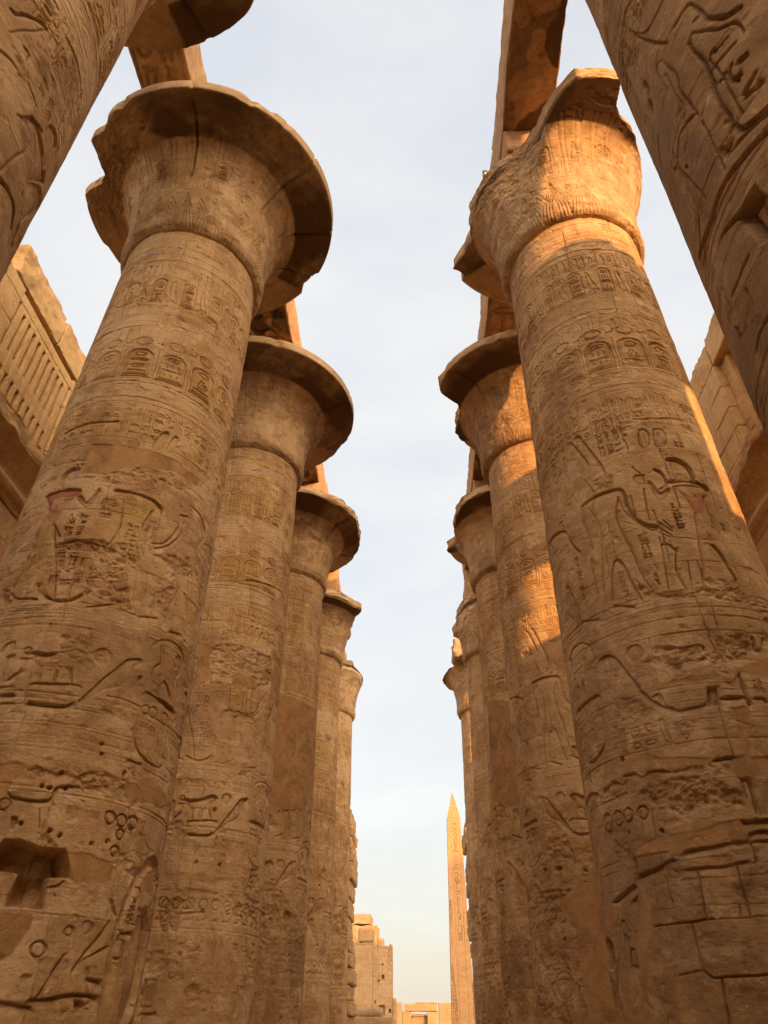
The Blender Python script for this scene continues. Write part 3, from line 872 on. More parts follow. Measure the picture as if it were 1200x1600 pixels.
G .022 .05:-566,286,-398,298
G .018 .04:-423,283,-380,287
H .2:-811,254,-695,256,-632,247,-628,232,-660,223,-811,226,-810,243
G .016 .03:-611,230,-655,203,-810,181
R .03:-810,217,-674,212,-641,185,-809,176,-808,196
P:-810,395,-622,382,-633,287,-517,283,-578,261,-811,266,-757,311
P:-381,295,-338,294,-334,254,-391,231,-431,201,-401,172,-498,172,-454,216,-423,263
O 1 hole .09:-213,347,-205,347
R .025:-449,364,-351,356,-376,330,-446,323,-477,339
O 1.4 ring .03:-489,369,-462,367
G .03 .06:96,346,141,347,186,348
G .03 .06:102,334,150,338,173,337
G .025 .05:107,327,163,328
G .02 .04:100,325,100,309
Tk 2 2 .02:-574,275,-533,260
T 2 4 .016:-159,775,-153,704
T 2 5 .016:-36,806,8,765
T 3 3 .016:372,753,468,731
T 2 4 .016:436,708,458,670
T 2 4 .016:-484,860,-428,802
T 2 3 .016:-157,685,-127,640
T 2 5 .016:-297,723,-290,655
T 5 1 .02:-346,472,-11,435
T 2 2 .02:303,510,361,491""",
 'L0': """G .03 .055:77,914,93,914,111,929,142,943,167,951,193,954
G .014 .025:114,885,128,902,166,928,193,954
G .012 .02:103,957,152,960,219,959,275,958
G .012 .02:228,1066,269,1069,327,1070,416,1072,498,1070
G .012 .02:245,1081,314,1091,419,1116
G .03 .055:264,990,319,995,359,997,414,1000,496,995
S .03:279,956,310,970,350,964,304,952
S .04:280,820,318,846,370,855,448,853,599,856,515,823,459,796,377,807,361,832,314,828
C red .35:280,820,318,846,370,855,448,853,599,856,515,823,459,796,377,807,361,832,314,828
G .03 .06:318,846,349,852,392,861
S .035:401,881,425,892,476,898,515,890,528,857,537,848,401,859
G .018 .035:323,749,346,785,373,809,361,832
G .03 .05:336,745,401,754,467,757,512,743
G .025 .05:462,782,486,790,539,769,579,759
S .035:455,791,475,806,571,843,740,865,575,781,578,765,489,776
G .025 .05:122,851,158,858,203,863
G .022 .045:172,894,198,896,203,887
G .014 .025:201,886,245,866,309,864,315,864
G .014 .025:339,850,434,829,508,824
R .02:129,876,186,878,246,863,195,857
R .03:179,789,221,803,239,794,207,774
G .012 .025:275,945,268,935
G .012 .025:288,945,279,930
G .012 .025:296,942,298,932
G .014 .025:272,819,304,832,321,848
T 2 5 .02:133,972,235,977
T 2 4 .02:270,880,408,908
T 3 5 .022:381,955,623,997
T 2 4 .02:287,1106,419,1116
T 2 5 .02:412,888,739,980""",
 'R0': """G .03 .05:-202,856,-139,853,-129,850,-122,839,-114,815,-116,808,-92,789,-76,778,-38,770
G .02 .04:-149,825,-129,823
G .03 .05:-195,812,-197,797,-186,774,-186,759,-197,743,-211,724,-212,706,-205,681,-224,673
G .03 .05:-208,685,-194,660,-163,654,-115,651
G .016 .03:-195,812,-169,816,-139,796,-97,771,-66,761,-65,741
G .016 .03:-211,724,-187,730,-196,748,-180,749,-96,742
G .02 .04:-177,728,-154,728
G .02 .04:-131,727,-154,722,-153,710
G .025 .05:-115,721,-91,718
G .02 .04:-90,715,-114,717
G .025 .05:-146,687,-101,692
G .025 .05:-147,682,-95,678
G .025 .05:-143,712,-136,702,-131,709
G .02 .04:-117,677,-96,676,-103,683,-117,677
G .02 .04:-158,763,-143,765,-139,758
G .012 .03:-146,758,-101,755
G .022 .04:-347,953,-347,945,-319,918,-286,883,-247,852
G .014 .025:-347,953,-295,911,-190,908
G .025 .05:-345,1005,-291,995
G .016 .035:-356,1006,-450,993,-511,981,-515,942
G .02 .035:-320,860,-298,851,-293,834,-276,812,-275,795,-293,789,-286,767,-279,734
G .03 .055:-320,860,-342,855,-345,837,-339,820
G .014 .03:-312,831,-311,801,-311,789,-304,770
G .018 .03:-359,753,-334,751,-288,740
G .014 .025:-374,753,-446,741,-467,750
G .012 .02:-275,721,-275,693,-278,661,-281,651
G .012 .02:-438,737,-399,692,-379,659
G .03 .05:-387,643,-312,645,-253,641,-219,638,-142,632
G .02 .03:-260,658,-205,653,-124,645
G .016 .03:-518,900,-581,891
O 4 hole .07:-425,879,-421,876
O 3 hole .07:-443,851,-436,847
G .016 .03:-474,813,-525,808,-569,801
H .14:-234,606,-235,598,-303,598,-321,605,-322,610,-253,607
H .07:-235,598,-199,566,-229,549,-295,566,-312,598
T 3 3 .03:-265,601,-258,564
G .03 .06:-307,596,-295,566
G .025 .05:-386,617,-329,610
G .03 .05:-552,658,-450,646,-381,641
C red .2:-278,854,-185,795,-197,743,-284,737,-291,776,-275,795,-293,834
G .03 .06:-258,671,-253,661,-235,663
R .03:-246,674,-230,662,-244,654,-259,667
R .02:-301,783,-294,764,-328,748,-351,756,-333,774
R .02:-416,984,-373,928,-412,918,-484,968
C dark .3:-374,753,-285,717,-283,655,-345,653,-401,718
G .012 .025:-405,722,-394,714
G .012 .025:-503,941,-509,916,-504,892
G .02 .04:-381,641,-446,642,-501,642,-540,643
G .016 .03:-443,667,-491,655,-549,650
G .012 .02:-426,615,-402,617,-370,614
G .012 .025:-515,557,-514,546
G .012 .025:-515,557,-492,548,-515,551,-494,542,-514,546
G .014 .02:-462,574,-409,570,-340,571
T 2 4 .025:-395,556,-391,536
T 2 3 .02:-485,596,-501,565
G .014 .03:-467,517,-420,520,-366,517""",
 'L2': """P:-235,911,-119,908,-75,819,-183,799
R .035:-118,906,152,914,538,909,549,847,330,809,132,807,-66,803
C pale .45:-118,906,152,914,538,909,571,816,326,817,130,810,-66,803
P:154,850,333,837,328,813,115,814
P:572,904,848,916,847,834,521,803
S .03:248,943,257,962,281,964,268,936,233,907
S .03:317,945,327,964,359,967,341,935,297,913
G .02 .04:113,1097,244,1102,357,1107,567,1112
R .03:-205,590,-17,591,149,592,171,584,-12,582,-200,583
R .03:-178,383,-3,384,208,384,705,386,716,378,212,377,-85,376
O 1 hole .1:45,435,53,436
O 1 hole .1:209,434,218,435
J .012 .02:-103,486,-97,395
O 1 ring .03:-117,359,-91,359
O 1 ring .03:-52,359,-24,360
O 1 ring .03:19,359,45,359
G .014 .03:-144,346,-124,317,-79,314,-94,346,-144,346
G .014 .03:-80,346,-61,318,-17,314,-34,347,-80,346
T 1 3 .03:-135,344,-78,318
T 1 3 .03:-74,345,-19,318
O 1 ring .03:327,356,356,357
O 1 ring .03:396,355,427,356
O 1 ring .03:463,356,495,357
O 1 ring .03:528,356,561,357
O 1.3 disc .08:217,214,252,215
R .04:75,230,170,234,199,208,106,201
G .02 .04:-158,239,-168,216
O 1 ring .03:-8,246,9,246
G .025 .04:-154,189,-70,190
G .02 .03:-49,343,134,349
O 1 hole .08:139,349,148,349""",
 'L3': """P:43,1071,167,1065,803,1052,858,877,675,771,529,723,103,694,-83,728,-237,1071
O 1.2 hole .12:102,427,124,428
O 1.2 hole .12:383,428,435,429
R .03:-10,553,707,386,857,366,84,395""",
 'R3': """P:-636,1080,-225,1040,-194,807,-158,712,-406,718,-656,757""",
 'R2': """P:-376,366,-206,389,-88,397,25,374,52,292,-21,184,-216,184,-227,274,-220,325
R .03:-846,406,-183,388,-85,403,-189,377,-471,369,-845,388
O 1 hole .08:-284,427,-271,427
O 1 hole .08:-97,420,-86,420
S .04:-529,238,-362,251,-228,235,-287,212,-451,203
O 1.2 ring .03:-372,236,-296,236
O 1 ring .03:-533,348,-494,347
O 1 ring .03:-455,350,-419,349
O 1 ring .03:-390,351,-359,351
C pale .3:-441,860,-33,838,-54,800,-422,818""",
}
# ------------------------------------------------------------------ the two rows of great columns
AXIS = {'L': -5.0264, 'R': 3.8046}
ROW_Y = {'L': 9.6558, 'R': 9.745}
STEP = 6.9056
def column_xy(side, k): return AXIS[side], ROW_Y[side]+STEP*(k-1)
def facing(side, k):
    x, y = column_xy(side, k); return math.degrees(math.atan2(-y, -x))
NECK = {'L': 15.486, 'R': 15.58}

def smooth_profile(pts, n=400):
    P = np.array(pts, float); d = np.concatenate([[0], np.cumsum(np.hypot(*np.diff(P, axis=0).T))])
    t = np.linspace(0, d[-1], n); r = np.interp(t, d, P[:, 0]); z = np.interp(t, d, P[:, 1])
    k = np.ones(9)/9
    rs = np.convolve(np.pad(r, 4, mode='edge'), k, 'valid'); zs = np.convolve(np.pad(z, 4, mode='edge'), k, 'valid')
    rs[0], rs[-1] = r[0], r[-1]; zs[0], zs[-1] = z[0], z[-1]
    dr = np.gradient(rs, t); dz = np.gradient(zs, t); l = np.hypot(dr, dz)+1e-9
    return t, rs, zs, dz/l, -dr/l
CAP_PTS = [(1.42, -.03), (1.52, .0), (1.60, .10), (1.635, .3), (1.63, .7), (1.64, 1.1), (1.69, 1.4), (1.76, 1.8), (1.87, 2.2), (1.99, 2.48), (2.10, 2.64), (2.20, 2.73), (2.36, 2.79), (2.72, 2.88), (3.08, 2.97), (3.13, 3.01), (3.14, 3.33), (3.10, 3.36), (2.2, 3.37), (1.0, 3.37), (.12, 3.37)]
CAP_T, CAP_R, CAP_Z, CAP_NR, CAP_NZ = smooth_profile(CAP_PTS, 700)
T_FLARE = float(np.interp(2.16, CAP_R[:int(len(CAP_T)*.55)], CAP_T[:int(len(CAP_T)*.55)]))
T_RIM = float(np.interp(3.0, CAP_Z[:int(len(CAP_Z)*.62)], CAP_T[:int(len(CAP_Z)*.62)]))

def shaft_prof(scale):
    def f(t):
        u = np.clip((t-2)/(15.486-2), 0, 1.02)
        r = 1.6705+(1.4661-1.6705)*u
        r = r-0.16*np.clip((2.2-t)/1.7, 0, 1)**1.6
        return r*scale, t, np.ones_like(t), np.zeros_like(t)
    return f

SEQ = [[('bar', .16), ('sun', .26), ('comb', .28), ('ring', .30)], [('three', .2), ('comb', .22), ('three', .3), ('sun', .28)], [('water', .2), ('man', .42), ('ring', .38)], [('stool', .36), ('snake', .2), ('sun', .44)]]

def programme(R, side, k, off, wear=1.0):
    """the carved registers every column of the row carries, from the neck down; off = turn of the column's carving against the first one (degrees)"""
    d2 = DEG*RREF
    for z, w, d in ((15.32, .014, .02), (15.08, .012, .02), (14.84, .012, .02), (14.6, .012, .02), (14.36, .016, .028), (14.28, .01, .015), (13.78, .009, .012), (12.86, .010, .014), (12.36, .012, .02), (12.22, .014, .022), (10.70, .014, .02), (10.62, .01, .014), (10.32, .014, .02), (10.20, .012, .018), (10.13, .01, .014), (9.36, .009, .012), (6.30, .014, .02), (6.22, .01, .014), (5.92, .012, .016), (5.0, .014, .02), (4.32, .01, .014), (3.88, .014, .02), (3.2, .012, .018)):
        R.ring(z+(0.05 if side == 'R' else 0), w, d*wear)
    for z0, z1, c, a in ((15.1, 15.3, 'blue', .55), (14.86, 15.06, 'ochre', .5), (14.62, 14.82, 'blue', .55), (14.38, 14.58, 'ochre', .4), (10.34, 10.6, 'blue', .2), (12.88, 13.76, 'yellow', .34 if k == 2 else .22), (9.4, 10.1, 'yellow', .24)):
        R.band_paint(z0, z1, c, a*(0.8 if side == 'L' else 0.45))
    rnd = random.Random(50+k+(100 if side == 'R' else 0))
    for z0, z1, n in ((5.9, 6.24, 6), (4.36, 4.98, 10), (12.4, 12.84, 2), (2.95, 3.2, 2)):
        for i in range(n): R.ring(rnd.uniform(z0, z1), rnd.uniform(.006, .011), rnd.uniform(.006, .014)*wear)
    span = (R.xs[0]/d2, R.xs[-1]/d2)
    # small friezes under the neck
    n0 = int(span[0]/5.0)-1
    for i in range(n0, int(span[1]/5.0)+2):
        x = (i*5.0+off % 5.0)*d2
        R.sign('staff' if i % 3 else 'ring', x-.05, x+.05, 13.84, 14.2, .013*wear, .011)
    step = 11.25
    for i in range(int((span[0]-off)/step)-1, int((span[1]-off)/step)+2):
        x = (i*step+off)*d2
        if i % 2 == 0:
            R.cartouche(x, 12.92, 13.72, .13, .016*wear, SEQ[(i//2) % 4])
            R.sign('snake', x+.14, x+.26, 13.0, 13.4, .014*wear, .01)
        else: R.sign('bird' if i % 4 == 1 else 'owl', x-.12, x+.13, 12.95, 13.68, .016*wear, .013)
    # the row of tall royal rings crowned by discs and plumes
    step = 22.5
    for i in range(int((span[0]-off)/step)-2, int((span[1]-off)/step)+2):
        x = (-19.9+i*step+off)*d2
        R.cartouche(x, 10.78, 11.56, .24, .015*wear, SEQ[i % 4])
        c = (x-.02, 11.78)
        R.round(c, .15, .7, 'ring', .012*wear)
        R.paint(_circ(c[0], c[1], .16, .12, 12), 'red' if side == 'L' else 'ochre', .8 if side == 'L' else .2)
        R.groove([(x-.03, 11.9), (x-.05, 12.18)], .009, .012*wear); R.groove([(x+.03, 11.9), (x+.05, 12.18)], .009, .012*wear)
        R.groove([(x-.16, 11.95), (x-.2, 12.2)], .008, .008*wear); R.groove([(x+.16, 11.95), (x+.2, 12.2)], .008, .008*wear)
        R.paint([(x-.22, 10.85), (x+.22, 10.85), (x+.22, 11.5), (x-.22, 11.5)], 'yellow', (.8 if k == 2 else .6) if side == 'L' else .12)
        xm = x+.5*step*d2
        R.groove([(xm, 10.8), (xm, 11.6)], .010, .014*wear); R.sign('snake', xm-.08, xm+.08, 11.62, 11.95, .012*wear, .01)
    # the line of text over the offering scenes
    R.text(R.xs[0], R.xs[-1], 9.42, 10.08, max(6, int((span[1]-span[0])/6.5)), 2, .017*wear, .011, True)

def base_and_abacus(root, side, k, x, y, abacus=(1.3, 1.02), shift=(0, 0)):
    m = MB(); m.revolve([(0, 0), (2.25, 0), (2.35, .06), (2.36, .42), (2.25, .52), (1.2, .55), (0, .55)], n=64, amp=.02, seed=k)
    m.build('base', M_STONE, root)
    if abacus:
        b = MB(); zt = NECK[side]+3.37*CAP_SCALE.get(k, 1.0)
        b.block(-abacus[0]+shift[0], abacus[0]+shift[0], -abacus[0]+shift[1], abacus[0]+shift[1], zt-.02, 19.9, res=.12, rad=.05, amp=.03, seed=k*3+1)
        b.build('abacus', M_BEAM, root)

CAP_SCALE = {2: .90, 3: .86, 4: .82, 5: .86}
def make_capital(root, side, k, psi_dir, cut=None, du=.014, zcut=None, joints=(), turn=0.0):
    seed = 300+k*7+(50 if side == 'R' else 0)
    R = Relief(-110, 110, 0, float(CAP_T[-1]), du*1.15, du, seed)
    R.ds = 1.2 if side == 'L' else .8
    # nested sheath leaves round the foot of the bell, stems above, royal rings below the lip
    n = 16; st = 360/n
    for i in range(-5, 6):
        x = (i*st+turn % st)*DEG*RREF; hw = st*DEG*RREF/2
        for q, s in ((0, 1.0), (1, .74), (2, .48), (3, .24)):
            R.groove([(x-hw*s, .12), (x-hw*s*.8, .55), (x, .75+.62*s), (x+hw*s*.8, .55), (x+hw*s, .12)], .011, .014)
        for f in (.5,):
            for q, s in ((0, 1.0), (1, .6), (2, .25)):
                R.groove([(x+hw-hw*s*.8, .62), (x+hw, .72+.5*s), (x+hw+hw*s*.8, .62)], .009, .010)
        if i % 2 == 0: R.cartouche(x, 1.98, 2.52, .14, .018, SEQ[(i//2) % 4])
        else: R.sign('man', x-.13, x+.13, 2.0, 2.5, .016, .013)
    for i in range(-64, 65):
        x = (i*1.7)*DEG*RREF
        if i % 3: R.groove([(x, 1.55+.25*((i*7) % 5)/5), (x, 2.0 if i % 2 else T_RIM-.75)], .009, .010)
    for z in (.06, 1.45, 1.92, 2.58): R.ring(z, .011, .013)
    for ps, z0 in joints:
        R.groove([(ps*DEG*RREF, z0), ((ps+1.5)*DEG*RREF, (z0+T_RIM)/2), (ps*DEG*RREF, T_RIM+.5)], .022, .09)
    if (side, k) == ('L', 1): R.rough([(-112*DEG*RREF, T_FLARE-.1), (-60*DEG*RREF, T_FLARE+.1), (-38*DEG*RREF, T_RIM-.3), (-36*DEG*RREF, T_RIM+.1), (-112*DEG*RREF, T_RIM+.1)], .07)
    H = R.finish(chips=1.2)
    under = (R.T > T_FLARE) & (R.T < T_RIM+.02)  # rim undersides: dark crust, with their shade put into the same colour
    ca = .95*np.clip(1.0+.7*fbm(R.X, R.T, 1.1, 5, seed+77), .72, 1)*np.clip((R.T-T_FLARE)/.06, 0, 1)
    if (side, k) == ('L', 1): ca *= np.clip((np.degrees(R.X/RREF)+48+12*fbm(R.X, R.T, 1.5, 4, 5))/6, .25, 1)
    R.C[under] = np.concatenate([np.broadcast_to(np.array(PAINT['crust_shade'], np.float32), R.C[under][:, :3].shape), ca[under][:, None]], 1)
    zn = NECK[side]; tt = R.ts
    far = np.clip((tt-3.2)/.6, 0, 1)
    H = H*(1-0.75*far)[None, :]
    def prof(t): return (np.interp(t, CAP_T, CAP_R), np.interp(t, CAP_T, CAP_Z)*CAP_SCALE.get(k, 1.0)+zn, np.interp(t, CAP_T, CAP_NR), np.interp(t, CAP_T, CAP_NZ))
    def cutfn(ang, rr, zz):
        deg = np.degrees(ang); deg = (deg+180) % 360-180
        A = (ang*RREF)[:, None]+0*zz; edge = .05*fbm(A, zz, 1.1, 3, seed+5)
        lip = np.clip((rr-2.6)/.5, 0, 1)
        rr = rr-lip*np.clip(fbm(A, zz*.3, 1.5, 4, seed+8)-.22, 0, 1)*.45
        if cut is not None:
            c = np.array(cut); lim = np.interp(deg, c[:, 0], c[:, 1])[:, None]
            lim = lim+(.03 if (side, k) == ('L', 0) else .12)*fbm(A, zz, 1.6, 5, seed+6, .6)+(.015 if k == 0 else .06)*fbm(A, zz, 5, 3, seed+9)
            ov = rr > lim
            rr = np.where(ov, lim-.04*np.abs(fbm(A, zz*1.0, 9, 2, seed+3)), rr)
        if zcut is not None:
            c = np.array(zcut); lz = np.interp(deg, c[:, 0], c[:, 1])[:, None]+zn+.16*fbm(A, rr, 1.2, 4, seed+7)
            zz = np.minimum(zz, lz)
        return rr+edge*.3, zz
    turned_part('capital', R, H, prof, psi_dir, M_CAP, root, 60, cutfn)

CUT = {
 ('L', 0): [(-180, 3.2), (70, 3.1), (128, 3.05), (180, 3.2)],
 ('R', 0): [(-180, 1.45), (180, 1.45)],
 ('L', 1): [(-180, 3.3), (-122, 3.3), (-108, 3.3), (-101, 3.05), (-94, 2.72), (-88, 2.66), (-82, 2.85), (-76, 3.15), (-68, 3.0), (-60, 3.12), (-54, 3.05), (-45, 3.25), (180, 3.3)],
 ('R', 1): [(-180, 3.3), (-113, 3.2), (-103, 3.0), (-97, 2.5), (-89, 2.2), (-50, 1.9), (-31, 1.74), (-12, 1.68), (2, 1.95), (10, 2.4), (17, 2.75), (22, 3.0), (41, 3.1), (44, 2.65), (52, 2.4), (63, 2.3), (87, 2.07), (115, 1.95), (180, 2.0)],
 ('R', 2): [(-180, 3.2), (-140, 2.9), (-128, 2.45), (-99, 2.4), (-90, 2.28), (-78, 2.15), (-66, 2.3), (-60, 2.95), (-50, 3.2), (180, 3.2)],
 ('L', 3): [(-180, 3.2), (60, 3.0), (75, 2.78), (104, 2.9), (140, 3.1), (180, 3.2)],
 ('R', 3): [(-180, 3.1), (-123, 2.8), (-106, 2.6), (-100, 2.2), (-93, 1.98), (-60, 2.25), (-36, 2.7), (-10, 2.9), (180, 3.0)],
 ('L', 4): [(-180, 3), (20, 2.6), (48, 2.5), (60, 2.65), (70, 2.1), (89, 1.8), (105, 1.9), (116, 2.15), (132, 2.6), (180, 2.8)],
 ('R', 4): [(-180, 3), (-131, 2.8), (-115, 2.0), (-90, 1.75), (-55, 1.7), (-30, 1.9), (0, 2.3), (180, 2.6)],
 ('L', 5): [(-180, 2.2), (60, 2.0), (95, 1.95), (180, 2.3)],
 ('R', 5): [(-180, 2.3), (-100, 2.3), (-70, 2.2), (0, 2.0), (180, 2.1)],
}
ZCUT = {('L', 5): [(-180, 2.3), (40, 2.5), (90, 2.2), (180, 2.4)], ('R', 5): [(-180, 2.2), (-95, 2.1), (-60, 2.4), (0, 2.2), (180, 2.3)], ('L', 4): [(-180, 3.4), (40, 3.4), (70, 3.1), (95, 2.7), (180, 3.2)], ('R', 4): [(-180, 3.3), (-80, 2.9), (-50, 3.2), (180, 3.4)]}
JOINTS = {('L', 1): [(-22, 1.9), (38, 2.0), (100, 2.3), (72, 2.4)], ('L', 0): [(100, 2.2)], ('L', 2): [(62, 2.2)], ('R', 1): [(-58, 1.2)], ('R', 2): [(-40, 2.2)], ('L', 3): [(50, 2.2)]}
LABEL = {
 ('L', 0): 'carved column in the top left corner, round dark capital rim at the top edge',
 ('L', 1): 'largest whole left column, wide round capital chipped on one side, square hole low on shaft',
 ('L', 2): 'second column in the left row, smooth capital rim, pale broken patch halfway up',
 ('L', 3): 'third column in the left row, a tall smooth mortar patch down its middle',
 ('L', 4): 'fourth column in the left row, capital broken to a jutting beak shaped stump',
 ('L', 5): 'farthest column of the left row, lit orange with a headless broken capital',
 ('R', 0): 'huge dark carved shaft leaning in from the top right corner',
 ('R', 1): 'nearest whole right column, broken capital glowing orange, two carved figures on its shaft',
 ('R', 2): 'second column in the right row, golden light on its capital and upper shaft',
 ('R', 3): 'third column in the right row, ragged capital with a small jutting lump',
 ('R', 4): 'fourth column in the right row, slim shaft below a half broken capital',
 ('R', 5): 'farthest column of the right row, stump of its capital sunlit on top',
}
RES = {0: .0105, 1: .0095, 2: .0145, 3: .024, 4: .03, 5: .034}
ANCHOR = {('L', 0): 0, ('L', 1): 0, ('L', 2): 13.5, ('L', 3): 18.0, ('L', 4): 20.0, ('L', 5): 21.0, ('R', 0): 0, ('R', 1): 0, ('R', 2): -4.4, ('R', 3): -12.3, ('R', 4): -14, ('R', 5): -15}

def make_column(side, k):
    x, y = column_xy(side, k); psi = math.radians(facing(side, k)); du = RES[k]
    root = thing('papyrus_column', (x, y, 0), LABEL[(side, k)], 'column', 'columns of the left row' if side == 'L' else 'columns of the right row')
    seed = 11+k*13+(7 if side == 'R' else 0)
    top = NECK[side]+.02
    R = Relief(-98, 98, .54, top, du, du*1.06, seed)
    off = ANCHOR[(side, k)]
    R.N += {('L', 1): .2, ('L', 2): .25, ('L', 3): .05, ('R', 0): -.8, ('R', 1): -.05, ('L', 0): .1}.get((side, k), 0)  # near right shaft darker: its shade is put into the stone tone
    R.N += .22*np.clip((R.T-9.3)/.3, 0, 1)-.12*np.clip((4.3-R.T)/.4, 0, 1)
    programme(R, side, k, off if k else 9.0)
    own = ART.get(side+str(k), '').strip().split('\n') if side+str(k) in ART else []
    L1 = ART['L1'].strip().split('\n')
    if side == 'L' and k >= 2: R.art(L1, off, only='k'); R.art(L1, off+121, only='k', cut=6.3)
    if side == 'L' and k == 1: R.art(L1, 104, only='k', cut=6.3); R.art(L1, -112, only='k', cut=6.3)
    if side == 'R' and k >= 2:
        R.art([l for l in ART['R1'].strip().split('\n') if l[0] in 'SG' and min(float(v) for v in l.split(':')[1].split(',')[1::2]) > 600], off)
        R.art(L1, -10.2+off, only='k', cut=6.3, flip=-1)
    if side == 'R' and k == 1: R.art(L1, 104, only='k', cut=6.3, flip=-1)
    if k == 0: R.ws, R.ds = .62, .8
    R.art(own)
    R.ws = R.ds = 1.0
    rnd = R.rnd
    if k >= 2:
        for i in range(16):                                        # damage and small sign groups low on the farther shafts
            px = rnd.uniform(-85, 85)*DEG*RREF; z = rnd.choice([rnd.uniform(1, 4.2), rnd.uniform(4, 9.5)]); w = rnd.uniform(.15, .5); h = rnd.uniform(.08, .3)
            R.rough([(px-w, z-h), (px, z-h*.6), (px+w, z-h), (px+w*.7, z+h), (px-w*.8, z+h*.8)], rnd.uniform(.02, .04))
        for i in range(9): R.round((rnd.uniform(-80, 80)*DEG*RREF, rnd.uniform(1.2, 7)), .035, 1, 'hole', .1)
        for z0 in (1.0, 1.9, 2.55): R.text(R.xs[0], R.xs[-1], z0, z0+.6, 15, 1, .022, .014)
        a = rnd.uniform(-60, 60)
        for z0 in (3.35,):
            for i in range(-9, 10):
                R.round(((i*9+off)*DEG*RREF, 3.62), .085, 1, 'ring', .025); R.sign('snake', (i*9+off-3)*DEG*RREF, (i*9+off+3)*DEG*RREF, 3.25, 3.5, .02, .012)
    else:
        if side == 'L' and k == 1: R.text(-1.2, -.3, 1.2, 1.75, 4, 1, .02)
    # the eroded line of text above the crowned rings, and courses of the drums
    R.rough([(R.xs[0], 3.95), (R.xs[-1], 3.95), (R.xs[-1], 4.12), (R.xs[0], 4.12)], .012)
    zs = [.55]
    while zs[-1] < 15.4: zs.append(zs[-1]+rnd.uniform(.85, 1.2))
    for z0, z1 in zip(zs[:-1], zs[1:]):
        R.ring(z1, .007, .016)
        cuts = sorted(rnd.uniform(-95, 95)*DEG*RREF for q in range(3)); j0, j1 = np.searchsorted(R.ts, [z0, z1])
        for c0, c1 in zip([-9]+cuts, cuts+[9]):
            i0, i1 = np.searchsorted(R.xs, [c0, c1]); R.N[i0:i1, j0:j1] += rnd.uniform(-.36, .36)
        for px in cuts: R.groove([(px, z0), (px+rnd.uniform(-.03, .03), (z0+z1)/2), (px+rnd.uniform(-.03, .03), z1)], .008, .016)
    for q in range(5 if k < 2 else 3):                              # shallow spalled patches
        px = rnd.uniform(-80, 80)*DEG*RREF; z = rnd.uniform(3, 14); w = rnd.uniform(.2, .5); h = rnd.uniform(.12, .35)
        R.rough([(px-w, z-h), (px+.3*w, z-h*.7), (px+w, z-h*.2), (px+w*.6, z+h), (px-w*.9, z+h*.7)], rnd.uniform(.008, .018))
    H = R.finish(chips=.6 if k == 0 else 1.0)
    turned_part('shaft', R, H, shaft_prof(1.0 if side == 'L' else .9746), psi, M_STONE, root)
    make_capital(root, side, k, psi, CUT.get((side, k)), {0: .03, 1: .0135, 2: .02}.get(k, .035), ZCUT.get((side, k)), JOINTS.get((side, k), ()), turn=off)
    ab = (1.3, 1.02)
    if (side, k) in (('L', 5), ('R', 5)): ab = None
    base_and_abacus(root, side, k, x, y, ab)
    return root
for side in 'LR':
    for k in range(6): make_column(side, k)

# ------------------------------------------------------------------ architraves lying on the abaci
ARCHI = []
ZB, ZT = 19.88, 21.6
def architrave(side, k, x0, x1, label, glyphs, y0=None, y1=None, zt=ZT):
    xa, ya = column_xy(side, k); xb, yb = column_xy(side, k+1)
    y0 = ya+.02 if y0 is None else y0; y1 = yb-.02 if y1 is None else y1
    root = thing('architrave', (0, 0, 0), label, 'stone beam', 'architraves of the left row' if side == 'L' else 'architraves of the right row')
    m = MB(); m.block(x0, x1, y0, y1, ZB+.10, zt, res=.09, rad=.05, amp=.05, freq=1.1, seed=k+(40 if side == 'R' else 0))
    m.build('beam', M_BEAM, root)
    # the dressed underside, carved or plain, stained by soot and old paint, with shade put into the colour
    rnd = random.Random(k+5)
    R = Relief(0, (x1-x0-.12)/(DEG*RREF), 0, y1-y0-.1, .022, .022, 700+k+(50 if side == 'R' else 0))
    if glyphs:
        n = max(3, int((y1-y0)/.75))
        for i in range(n):
            a = .08+i*(y1-y0-.2)/n; b = a+(y1-y0-.2)/n*.86
            for cx in (0, 1):
                w0 = .1+cx*(x1-x0-.3)/2; w1 = w0+(x1-x0-.4)/2
                R.sign(rnd.choice(TALL+FLAT), w0, w1, a, b, .05, .045)
        R.groove([(.05, 0), (.05, y1-y0)], .03, .03); R.groove([(x1-x0-.17, 0), (x1-x0-.17, y1-y0)], .03, .03)
        R.rough([(.3, 1), (.6, .6), (.9, 1.4), (.6, 1.9)], .03)
    H = R.finish()
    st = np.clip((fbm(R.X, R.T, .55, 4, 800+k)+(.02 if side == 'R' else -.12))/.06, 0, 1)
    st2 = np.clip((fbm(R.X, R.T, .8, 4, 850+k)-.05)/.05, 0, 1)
    R.C[..., :3] = np.array(PAINT['crust_shade'], np.float32); R.C[..., 3] = np.clip(.75*st+.35*st2+(.45 if side == 'R' else .1), 0, .95)
    P = np.stack([x0+.06+R.X, y0+.05+R.T, ZB-H-.012+0*R.X], -1)
    n0, n1 = P.shape[:2]; I = np.arange(n0*n1).reshape(n0, n1)
    Q = np.stack([I[:-1, :-1], I[:-1, 1:], I[1:, 1:], I[1:, :-1]], -1).reshape(-1, 4)
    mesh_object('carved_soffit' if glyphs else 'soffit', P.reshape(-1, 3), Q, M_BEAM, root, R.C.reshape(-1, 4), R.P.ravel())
    return root
